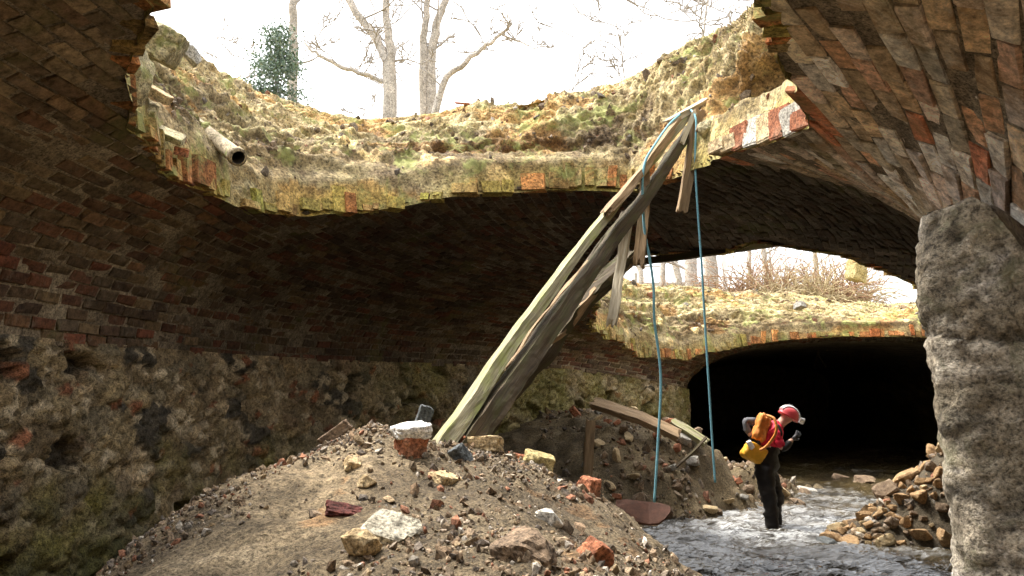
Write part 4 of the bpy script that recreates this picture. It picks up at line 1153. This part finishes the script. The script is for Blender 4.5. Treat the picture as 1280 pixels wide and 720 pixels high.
def edge_rock(name, px, py, Y, size, mat, seed, label, rot, box=True, cat='stone', rough=.06):
    return rock_obj(name, at(px, py, Y), size, M[mat], seed, label, cat, None, box, rot, 4, rough)
M['stone_moss'] = m_rocky('mossy_masonry', [(.3, (.2, .17, .09)), (.5, (.38, .33, .2)), (.7, (.5, .45, .28))], 5, 26, .012, moss=.3, mosscol=(.14, .15, .05))
edge_rock('broken_slab', 206, 166, 4.9, (.20, .12, .035), 'stone_moss', 901, 'pale mossy slab jutting from the left lip of the opening', (.55, .35, .35), cat='slab')
edge_rock('broken_brick', 227, 190, 4.95, (.075, .06, .045), 'stone_red', 902, 'red broken brick below the jutting mossy slab', (.3, .2, .3), cat='brick')
edge_rock('fallen_masonry', 203, 55, 4.4, (.17, .22, .17), 'stone_moss', 903, 'large mossy block of masonry overhanging at the upper left of the opening', (.3, .5, .3), cat='masonry', rough=.12)
edge_rock('fallen_masonry', 163, 95, 4.1, (.13, .14, .20), 'stone_moss', 904, 'hanging grey green masonry lump left of the overhanging block', (.1, .25, .8), box=False, cat='masonry', rough=.14)
edge_rock('fallen_masonry', 197, 118, 4.6, (.13, .09, .05), 'stone_tan', 905, 'tan broken brick course below the overhanging block', (.4, .5, .3), cat='masonry')
edge_rock('fallen_masonry', 182, 142, 4.6, (.09, .08, .10), 'stone_moss', 906, 'small crumbling masonry lump above the jutting mossy slab', (.2, .5, .7), box=False, cat='masonry', rough=.14)
edge_rock('bank_stone', 243, 72, 5.9, (.08, .07, .06), 'stone_grey', 907, 'pale grey stone in the bank right of the overhanging block', (.2, .5, .7), box=False)
edge_rock('fallen_tile', 585, 130, 8.9, (.22, .14, .02), 'stone_red', 908, 'flat reddish tile lying near the top of the far side of the bank', (.35, .05, .1), cat='tile')
edge_rock('bank_stone', 460, 168, 8.6, (.14, .10, .07), 'stone_dark', 909, 'dark flat stone in the middle of the near earth bank', (.2, .2, .2))
edge_rock('fallen_masonry', 892, 170, 6.15, (.12, .1, .09), 'stone_moss', 910, 'mossy masonry lump right below the top of the leaning timber', (.2, .2, .2), box=False, cat='masonry', rough=.12)
for k, (px, py, s, m, lab) in enumerate([(800, 345 + 60, .12, 'stone_grey', 'pale rounded stone in the far bank between the two ropes'), (778, 388, .22, 'stone_yellow', 'yellowish boulder at the left end of the far bank'), (1000, 382, .18, 'stone_grey', 'grey stone near the top of the far bank'), (1035, 400, .14, 'stone_tan', 'tan stone in the right half of the far bank')]):
    edge_rock('bank_stone', px, py, 16.6 if k != 1 else 15.4, (s, s * .7, s * .6), m, 920 + k, lab, (.2, .3, k))

# ------------------------------------------------------------------ trees and shrubs above
M['bark'] = m_rocky('glare_bark', [(.3, (.3, .27, .23)), (.7, (.6, .55, .49))], 5, 40, .006)  # bark and twigs lightened to stand in for sky glare
M['twig'] = m_simple('twig', (.36, .335, .31), .9, 30, .3, 0)
def branch_paths(p0, d0, L, r, depth, rs, out, up=.15):
    pts = [np.array(p0, float)]; d = np.array(d0, float); d /= np.linalg.norm(d); n = 7
    for k in range(n):
        d = d + rs.normal(0, .16, 3) + np.array((0, 0, up * .2)); d /= np.linalg.norm(d)
        pts.append(pts[-1] + d * L / n)
    rad = [max(.010, r * (1 - .75 * k / n)) for k in range(n + 1)]
    out.append((pts, rad))
    if depth > 0:
        for _ in range(rs.randint(2, 5)):
            k = rs.randint(2, n + 1); dd = d * .5 + rs.normal(0, .6, 3); dd[2] = abs(dd[2]) * .5 + .15
            branch_paths(pts[k], dd, L * rs.uniform(.4, .65), rad[k] * .6, depth - 1, rs, out, up)
def tree(name, stems, label, cat, group, seed, twigs=5, tw=.9, sides=8, depth=2):
    rs = np.random.RandomState(seed)
    base = stems[0][0][0]
    t = empty(name, tuple(base)); props(t, label, cat, group)
    tr = []; cr = []
    for pts, rad in stems:
        pp = smooth_path(pts, 5); rr = np.interp(np.linspace(0, 1, len(pp)), np.linspace(0, 1, len(rad)), rad)
        pp = [p + rs.normal(0, .012, 3) for p in pp]
        tr.append((pp, list(rr)))
        for _ in range(twigs):
            k = rs.randint(len(pp) // 4, len(pp)); dd = rs.normal(0, 1, 3); dd[2] = abs(dd[2]) * .6 + .1; dd[1] *= .5
            branch_paths(pp[k], dd, rs.uniform(.6, 1.3) * tw, rr[k] * .32, depth, rs, cr)
    o = under(t, tube_obj('trunk', tr, M['bark'], n=sides)); o = under(t, tube_obj('crown', cr, M['twig'], n=5))
    return t
def gp(px, Y): # on the woodland ground below a photo column
    x = at(px, 100, Y)[0]; return np.array((x, Y, float(G(np.array(x), np.array(Y))) - .1))
GT = 'bare trees above the near bank'
tree('bare_tree', [([gp(488, 12), at(484, 90, 12), at(470, 50, 12.1), at(440, 5, 12.2), at(400, -60, 12.3), at(360, -160, 12.5)], [.10, .08, .068, .06, .05, .03]),
                   ([gp(490, 12), at(488, 80, 12), at(484, 20, 12), at(480, -60, 12), at(470, -200, 12.2)], [.10, .08, .06, .05, .03]),
                   ([at(478, 103, 12), at(455, 92, 12), at(420, 80, 12), at(395, 66, 12), at(375, 50, 12.1)], [.035, .035, .035, .025, .012])],
     'bare tree forking into two stems with a long low branch to the left', 'tree', GT, 61, 6, .8)
tree('bare_tree', [([gp(530, 12.5), at(530, 90, 12.5), at(530, 40, 12.5), at(533, 0, 12.5), at(520, -90, 12.5), at(510, -250, 12.5)], [.09, .075, .06, .05, .045, .03]),
                   ([gp(540, 12.5), at(540, 80, 12.5), at(546, 30, 12.5), at(557, 0, 12.5), at(575, -80, 12.5), at(600, -240, 12.5)], [.095, .08, .068, .06, .05, .03])],
     'bare tree with twin upright stems in the middle of the skyline', 'tree', GT, 62, 5, .8)
tree('bare_tree', [([gp(530, 11.8), at(552, 108, 11.8), at(582, 78, 11.8), at(612, 52, 11.8), at(640, 30, 11.8)], [.07, .055, .045, .032, .018]),
                   ([at(626, 42, 11.8), at(650, 52, 11.9), at(668, 62, 11.9)], [.018, .012, .007])],
     'slanting bare stem leaning to the right above the bank', 'tree', GT, 63, 5, .4)
tree('bare_tree', [([gp(367, 13), at(367, 80, 13), at(367, 20, 13), at(366, -60, 13), at(368, -260, 13)], [.09, .085, .075, .07, .05])],
     'straight slim trunk rising behind the evergreen bush', 'tree', GT, 64, 3, .7)
for k, (px, Y, lean_, lab) in enumerate([(850, 10.5, .5, 'thin bare sapling on the right of the skyline'), (800, 13, -.2, 'faint thin sapling left of the right sapling'), (905, 12, .2, 'spindly sapling nearest the right end of the skyline'), (300, 15, -.2, 'thin bare sapling left of the evergreen bush'), (690, 14, .3, 'spindly sapling right of the slanting stem'), (430, 15, .3, 'thin sapling behind the forked tree')]):
    p = gp(px, Y); q = p + np.array((lean_, .3, 2.2))
    tree('bare_sapling', [([p, (p + q) / 2 + .05, q, q + np.array((lean_ * .5, .2, 1.8))], [.022, .018, .013, .008])], lab, 'tree', 'thin saplings on the skyline', 70 + k, 9, .7)

M['leaf'] = NB('evergreen_leaf')
b = M['leaf']; b.bs.inputs['Roughness'].default_value = .45
M['leaf'] = b.out(b.mix(1.0, b.attr(), b.ramp(b.noise(3, 3), [(.3, .7), (.7, 1.2)]), 'MULTIPLY'), .45, .5)
def leafy(name, base, H_, W_, n, ls, label, cat, seed, pal, trunk=True, group=None):
    rs = np.random.RandomState(seed)
    t = empty(name, tuple(base)); props(t, label, cat, group)
    cl = rs.uniform(-1, 1, (26, 3)); cl[:, 2] = rs.uniform(0, 1, 26)
    cl[:, :2] *= (1 - .65 * cl[:, 2:]) * W_ * .75; cl[:, 2] *= H_
    k = rs.randint(26, size=n)
    p = cl[k] + rs.normal(0, 1, (n, 3)) * np.array((.11, .11, .1)) * H_ * .85 + np.array(base)
    ax = rs.normal(size=(n, 3)); ax[:, 2] -= .4; ax /= np.linalg.norm(ax, axis=1, keepdims=True)
    sd = np.cross(ax, rs.normal(size=(n, 3))); sd /= np.linalg.norm(sd, axis=1, keepdims=True)
    nn = np.cross(ax, sd); L = ls * rs.uniform(.6, 1.2, (n, 1))
    V = np.stack([p, p + ax * L * .5 + sd * L * .3, p + ax * L, p + ax * L * .5 - sd * L * .3, p + ax * L * .5 + nn * L * .12], 1)
    b0 = np.arange(n) * 5
    T = np.concatenate([np.stack([b0, b0 + 1, b0 + 4], -1), np.stack([b0 + 1, b0 + 2, b0 + 4], -1), np.stack([b0 + 2, b0 + 3, b0 + 4], -1), np.stack([b0 + 3, b0, b0 + 4], -1)])
    C = np.repeat((np.array(pal)[rs.randint(len(pal), size=n)] * rs.uniform(.7, 1.2, (n, 1)))[:, None], 5, 1)
    under(t, mesh_np('foliage', V, T, M['leaf'], col=C))
    st = [([np.array(base), cl[i] * .5 + np.array(base), cl[i] + np.array(base)], [.02, .012, .005]) for i in range(10)]
    under(t, tube_obj('stem', [(a_, r_) for a_, r_ in st], M['twig'], n=5))
    return t
leafy('evergreen_bush', gp(345, 10.6) + np.array((0, 0, .55)), 1.1, .42, 6500, .05, 'blue green evergreen bush on the skyline in front of a slim trunk', 'bush', 81, [(.15, .22, .17), (.11, .18, .12), (.24, .31, .26), (.17, .25, .15)])

# trees and scrub seen through the far opening
GF = 'tree trunks beyond the far opening'
for k, (px, Y, r_, lab) in enumerate([(826, 24, .10, 'slim trunk beyond the left rope'), (846, 27, .14, 'slim trunk between the ropes, left'), (862, 23, .20, 'thick trunk left of the right rope'), (886, 25, .26, 'thickest trunk right of the right rope'), (800, 30, .12, 'distant trunk nearest the left end of the far opening'), (960, 30, .14, 'distant trunk above the middle of the far bank'), (1018, 26, .09, 'thin reddish trunk above the right half of the far bank'), (935, 34, .12, 'distant trunk right of the white post')]):
    x = at(px, 335, Y)[0]; p = np.array((x, Y, 4.2))
    tree('tree_beyond', [([p, p + (0.05, 0, 1.2), p + (rs.uniform(-.2, .2), .1, 3), p + (rs.uniform(-.6, .6), .2, 6)], [r_, r_ * .9, r_ * .75, r_ * .4])], lab, 'tree', GF, 90 + k, 9, 1.9)
M['white_paint'] = m_simple('white_paint', (.78, .78, .76), .6, 8, .12, .001)
def bx(V, Q, c, s):
    b = len(V)
    for z in (-1, 1):
        for x, y in ((-1, -1), (1, -1), (1, 1), (-1, 1)): V.append((c[0] + x * s[0] / 2, c[1] + y * s[1] / 2, c[2] + z * s[2] / 2))
    for f in ((0, 3, 2, 1), (4, 5, 6, 7), (0, 1, 5, 4), (1, 2, 6, 5), (2, 3, 7, 6), (3, 0, 4, 7)): Q.append(tuple(b + i for i in f))
p = at(905, 340, 21.5)
V, Q = [], []; bx(V, Q, (0, 0, .8), (.12, .12, 2.2)); o = mesh_np('white_post', V, Q, M['white_paint']); o.location = (p[0], 21.5, 4.2)
props(o, 'white painted post above the middle of the far bank', 'post')
V, Q = [], []; bx(V, Q, (0, 0, 1.93), (.18, .18, .05)); mesh_np('cap', V, Q, M['white_paint'], o)
p = at(795, 345, 25)
fn = empty('board_fence', (p[0], 25, 4.0)); props(fn, 'pale horizontal board fence at the left of the far opening', 'fence')
M['fence'] = m_simple('grey_boards', (.5, .47, .42), .8, 9, .3, .002)
for i in range(4):
    V, Q = [], []; bx(V, Q, (0, 0, .25 + i * .24), (4.2, .04, .15)); mesh_np('board', V, Q, M['fence'], fn)
for i in range(3):
    V, Q = [], []; bx(V, Q, (-1.9 + i * 1.9, .06, .6), (.1, .1, 1.5)); mesh_np('post', V, Q, M['fence'], fn)
def bramble(name, c, W_, H_, n, label, seed, mat):
    rs = np.random.RandomState(seed); paths = []
    for _ in range(n):
        p0 = np.array(c) + np.array((rs.uniform(-1, 1) * W_, rs.uniform(-.5, .5), 0))
        d = np.array((rs.normal(0, .7), rs.normal(0, .5), rs.uniform(.6, 1.4))); L = rs.uniform(.5, 1) * H_ * 1.5
        pts = [p0]
        for k in range(7):
            d = d / np.linalg.norm(d) + rs.normal(0, .25, 3) - np.array((0, 0, .17)); pts.append(pts[-1] + d / np.linalg.norm(d) * L / 7)
        paths.append((pts, list(np.linspace(.016, .005, 8))))
    o = tube_obj(name, paths, mat, n=4); props(o, label, 'bush', 'brambles beyond the far bank'); return o
M['bramble'] = m_simple('dry_bramble', (.32, .2, .12), .9, 9, .4, 0)
M['bramble2'] = m_simple('pale_bramble', (.42, .34, .2), .9, 9, .4, 0)
for k, (px, Y, W_, H_, lab) in enumerate([(945, 21.5, .8, 1.5, 'tangled brown bramble right of the white post'), (1000, 20.8, .9, 1.0, 'pale tangled bramble in the middle of the far skyline'), (1035, 22, .6, 1.6, 'reddish bramble left of the ochre stump'), (975, 24, 1.2, 1.9, 'tall brown bramble furthest back in the far opening'), (850, 21.5, .9, .7, 'low dry bramble behind the right rope'), (1050, 24, .8, 1.8, 'tall tangled bramble behind the ochre stump')]):
    x = at(px, 340, Y)[0]; bramble('bramble', (x, Y, 4.0), W_ * 1.1, H_ * 1.05, 250, lab, 110 + k, (M['bramble'], M['bramble2'])[k % 2])
p = at(1072, 350, 20)
rock_obj('tree_stump', (p[0], 20, 4.75), (.35, .3, .5), M['stone_yellow'], 950, 'ochre broken stump at the right end of the far skyline', 'stump', None, True, (.1, .1, .4), 4, .15)

# ------------------------------------------------------------------ the wading person
def skin_obj(name, J, E, mat, parent=None, sub=2, root=0, fold=0):
    me = bpy.data.meshes.new(name); me.from_pydata([tuple(j[0]) for j in J], E, [])
    o = bpy.data.objects.new(name, me); COL.objects.link(o)
    sk = o.modifiers.new('Skin', 'SKIN'); sk.use_smooth_shade = True
    for i, j in enumerate(J):
        v = me.skin_vertices[0].data[i]; r_ = j[1]; v.radius = r_ if hasattr(r_, '__len__') else (r_, r_); v.use_root = (i == root)
    s = o.modifiers.new('Sub', 'SUBSURF'); s.levels = s.render_levels = sub
    dg = bpy.context.evaluated_depsgraph_get(); ev_ = o.evaluated_get(dg)
    m2 = bpy.data.meshes.new_from_object(ev_); m2.materials.clear(); m2.materials.append(mat)
    bpy.data.objects.remove(o)
    if fold:
        cv = np.zeros(len(m2.vertices) * 3); m2.vertices.foreach_get('co', cv); cv = cv.reshape(-1, 3)
        cv = cv + fold * np.stack([fbm(cv * np.array((1, 1, 2.2)), 7, 3, 5), fbm(cv * np.array((1, 1, 2.2)), 7, 3, 6), .5 * fbm(cv, 7, 3, 7)], -1)
        m2.vertices.foreach_set('co', cv.reshape(-1)); m2.update()
    m2.polygons.foreach_set('use_smooth', [True] * len(m2.polygons))
    o2 = bpy.data.objects.new(name, m2); COL.objects.link(o2)
    if parent: under(parent, o2)
    return o2
M['skin'] = m_simple('skin', (.5, .3, .22), .6, 20, .15, 0)
M['jacket'] = m_simple('red_jacket', (.62, .02, .05), .6, 14, .3, .004)
M['sleeve'] = m_simple('grey_sleeve', (.1, .1, .11), .7, 14, .4, .004)
M['wader'] = m_simple('dark_waders', (.013, .010, .008), .6, 12, .5, .006, .25)
M['glove'] = m_simple('black_glove', (.04, .04, .045), .6, 20, .4, .002)
M['orange'] = m_simple('orange_bag', (.62, .22, .04), .6, 14, .35, .01)
M['yellow'] = m_simple('yellow_bag', (.72, .36, .03), .5, 10, .25, .006)
M['helmet_red'] = m_simple('red_helmet', (.55, .06, .07), .35, 10, .1, 0, .5)
M['white_plastic'] = m_simple('white_plastic', (.8, .8, .8), .4, 10, .05, 0, .5)
PY = 10.5
def pp(px, py, dy=0): return at(px, py, PY + dy)
pel = pp(957, 583)
per = empty('person', (float(pel[0]), PY, -.25))
props(per, 'person in red helmet and jacket and dark waders wading with head bent', 'person')
near, far = -.11, .11
J = [(pp(957, 583), .12), (pp(958, 562), .11), (pp(964, 543), .125), (pp(972, 532), .075), (pp(979, 526), .055), (pp(985, 520), .085), (pp(988, 514), .075),   # 0-6
     (pp(956, 588, near), .085), (pp(963, 622, near), .062), ((pp(964, 622)[0] - .02, PY + near, -.16), .045), ((pp(964, 622)[0] + .16, PY + near, -.23), .035),  # 7-10
     (pp(958, 588, far), .085), (pp(966, 622, far), .062), ((pp(967, 622)[0], PY + far, -.16), .045), ((pp(967, 622)[0] + .18, PY + far, -.23), .035),  # 11-14
     (pp(971, 537, -.19), .055), (pp(977, 562, -.24), .042), (pp(991, 549, -.2), .03),   # near arm
     (pp(966, 533, .19), .055), (pp(931, 526, .22), .042), (pp(938, 546, .15), .03),     # far arm, elbow drawn back
     (pp(993, 524), .022)]   # nose
E = [(0, 1), (1, 2), (2, 3), (3, 4), (4, 5), (5, 6), (0, 7), (7, 8), (8, 9), (9, 10), (0, 11), (11, 12), (12, 13), (13, 14), (2, 15), (15, 16), (16, 17), (2, 18), (18, 19), (19, 20), (5, 21)]
skin_obj('body', J, E, M['skin'], per)
# clothing a little larger than the body
g = .014
J2 = [(pp(957, 574), .135), (pp(958, 560), .13), (pp(964, 543), .145), (pp(972, 532), .095), (pp(976, 528), .07),
      (pp(971, 537, -.19), .078), (pp(977, 561, -.24), .062), (pp(966, 533, .19), .078), (pp(946, 528, .21), .066)]
skin_obj('jacket', J2, [(0, 1), (1, 2), (2, 3), (3, 4), (2, 5), (5, 6), (2, 7), (7, 8)], M['jacket'], per, 3, fold=.03)
J3 = [(pp(957, 580), .155), (pp(957, 566), .15), (pp(956, 592, near), .12), (pp(962, 622, near), .1), ((J[9][0][0] - .01, PY + near, -.16), .078), ((J[10][0][0], PY + near, -.23), .05),
      (pp(961, 590, far), .12), (pp(970, 620, far), .1), ((J[13][0][0] + .03, PY + far, -.16), .078), ((J[14][0][0], PY + far, -.23), .05), (pp(965, 546), .152)]
skin_obj('waders', J3, [(0, 1), (1, 10), (0, 2), (2, 3), (3, 4), (4, 5), (0, 6), (6, 7), (7, 8), (8, 9)], M['wader'], per, 3, fold=.04)
skin_obj('sleeve', [(pp(948, 528, .21), .062), (pp(930, 525, .22), .062), (pp(937, 543, .16), .044)], [(0, 1), (1, 2)], M['sleeve'], per, fold=.02)
skin_obj('sleeve', [(pp(977, 559, -.24), .06), (pp(980, 561, -.24), .055), (pp(989, 551, -.2), .042)], [(0, 1), (1, 2)], M['wader'], per)
def glove(w, d, side):
    w = np.array(w); d = np.array(d, float); d /= np.linalg.norm(d); s = np.cross(d, side); s /= np.linalg.norm(s); n_ = np.cross(s, d)
    J = [(w, .028), (w + d * .05, (.036, .022)), (w + d * .085, (.038, .02))]; E = [(0, 1), (1, 2)]
    for k, (o_, l_) in enumerate(((-.03, .06), (-.01, .07), (.01, .066), (.03, .052))):
        b = len(J); r0 = w + d * .085 + s * o_
        J += [(r0 + d * .01, .010), (r0 + d * l_ * .55 + n_ * .008, .0095), (r0 + d * l_ * .85 + n_ * .03, .008)]
        E += [(2, b), (b, b + 1), (b + 1, b + 2)]
    b = len(J); J += [(w + d * .03 - s * .035, .012), (w + d * .06 - s * .06 + n_ * .015, .010), (w + d * .085 - s * .06 + n_ * .03, .009)]
    E += [(1, b), (b, b + 1), (b + 1, b + 2)]
    return skin_obj('glove', J, E, M['glove'], per, 1)
glove(pp(990, 549, -.2), (.6, 0, .5), (0, 1, 0)); glove(pp(937, 544, .15), (.7, -.3, -.5), (0, 1, 0))
# helmet
V, Fc = ICO[4]; V = V.copy(); hb = V[:, 2] > -.28
Rm = np.array(Euler((0, .55, 0)).to_matrix())
Vh = V * np.array((.135, .112, .118)); Vh[:, 2] = np.maximum(Vh[:, 2], -.03)
brim = np.clip(1 - np.abs(V[:, 2] + .25) * 6, 0, 1); Vh[:, :2] *= (1 + .10 * brim)[:, None]
Vh = Vh @ Rm.T + pp(986, 519)
hel = under(per, mesh_np('helmet', Vh, Fc, M['helmet_red'], smooth=True))
for yo in (-.05, 0, .05):
    pth = []
    for k in range(15):
        a = PI * (.05 + .9 * k / 14); v = np.array((math.cos(a) * .137 * math.sqrt(1 - (yo / .127) ** 2), yo, math.sin(a) * .120 * math.sqrt(1 - (yo / .127) ** 2)))
        pth.append(v @ Rm.T + pp(986, 519))
    st = tube_obj('stripe', [(pth, .011)], M['white_plastic'], None, 6); st.parent = hel
lp = np.array((.15, 0, .02)) @ Rm.T + pp(986, 519)
st = tube_obj('head_lamp', [([lp, lp + np.array((.05, 0, -.02))], [.035, .042])], M['white_plastic'], None, 14); st.parent = hel
# bags on the back
skin_obj('chest_strap', [(pp(972, 530, -.2), .02), (pp(977, 542, -.25), .02), (pp(972, 556, -.24), .02)], [(0, 1), (1, 2)], M['wader'], per, 1)
bag = empty('rucksack', tuple(pp(950, 560))); props(bag, 'crumpled orange and yellow rucksack on the back of the wading person', 'rucksack')
def blob(name, c, dims, rot, mat, seed, rough=.14):
    V, Fc = rock(seed, 4, dims, box=True, rough=rough, sharp=7)
    V = V @ np.array(Euler(rot).to_matrix()).T + np.array(c)
    return under(bag, mesh_np(name, V, Fc, mat, smooth=True))
blob('sack', pp(952, 534, -.06), (.12, .19, .25), (0, .4, 0), M['orange'], 71, .4)
blob('pocket', pp(943, 566, -.08), (.22, .18, .20), (0, .5, 0), M['yellow'], 72, .16)
blob('flap', pp(938, 556, -.2), (.05, .06, .09), (0, -.5, 0), M['white_plastic'], 73, .15)
under(bag, tube_obj('strap', [(smooth_path([pp(958, 519, -.2), pp(968, 524, -.32), pp(970, 540, -.36), pp(960, 556, -.3), pp(950, 563, -.28)]), .018)], M['orange'], n=6))

# ------------------------------------------------------------------ light and camera
w = bpy.data.worlds.new('World'); scene.world = w; w.use_nodes = True
nt = w.node_tree; bg = nt.nodes['Background']
sky = nt.nodes.new('ShaderNodeTexSky'); sky.sky_type = 'NISHITA'; sky.sun_disc = False
EL, AZ = math.radians(64), math.radians(305)     # azimuth clockwise from +Y
sky.sun_elevation = EL; sky.sun_rotation = AZ; sky.dust_density = 4.0; sky.air_density = 1.0
hs = nt.nodes.new('ShaderNodeHueSaturation'); hs.inputs['Saturation'].default_value = .12
nt.links.new(sky.outputs[0], hs.inputs['Color']); nt.links.new(hs.outputs[0], bg.inputs['Color'])
bg.inputs['Strength'].default_value = .15
sd = bpy.data.lights.new('sun', 'SUN'); sd.energy = 1.5; sd.angle = math.radians(10); sd.color = (1, .93, .82)
so = bpy.data.objects.new('sun', sd); COL.objects.link(so)
dirv = Vector((math.sin(AZ) * math.cos(EL), math.cos(AZ) * math.cos(EL), math.sin(EL)))
so.rotation_euler = dirv.to_track_quat('Z', 'Y').to_euler()

cam = bpy.data.cameras.new('camera'); co = bpy.data.objects.new('camera', cam); COL.objects.link(co)
co.location = (0, 0, CAMH); co.rotation_euler = (PI / 2 + PITCH, 0, 0)
cam.sensor_width = 36; cam.lens = F0 / 1280 * 36; cam.clip_end = 2000; cam.clip_start = .05
scene.camera = co
scene.view_settings.view_transform = 'Standard'; scene.view_settings.look = 'None'
scene.view_settings.exposure = 2.2; scene.view_settings.gamma = 1
scene.cycles.use_denoising = True
try: scene.cycles.denoiser = 'OPENIMAGEDENOISE'
except Exception: pass
scene.cycles.max_bounces = 7; scene.cycles.diffuse_bounces = 5; scene.cycles.glossy_bounces = 3
scene.cycles.transmission_bounces = 2; scene.cycles.use_adaptive_sampling = True; scene.cycles.adaptive_threshold = .02
scene.cycles.sample_clamp_indirect = 8
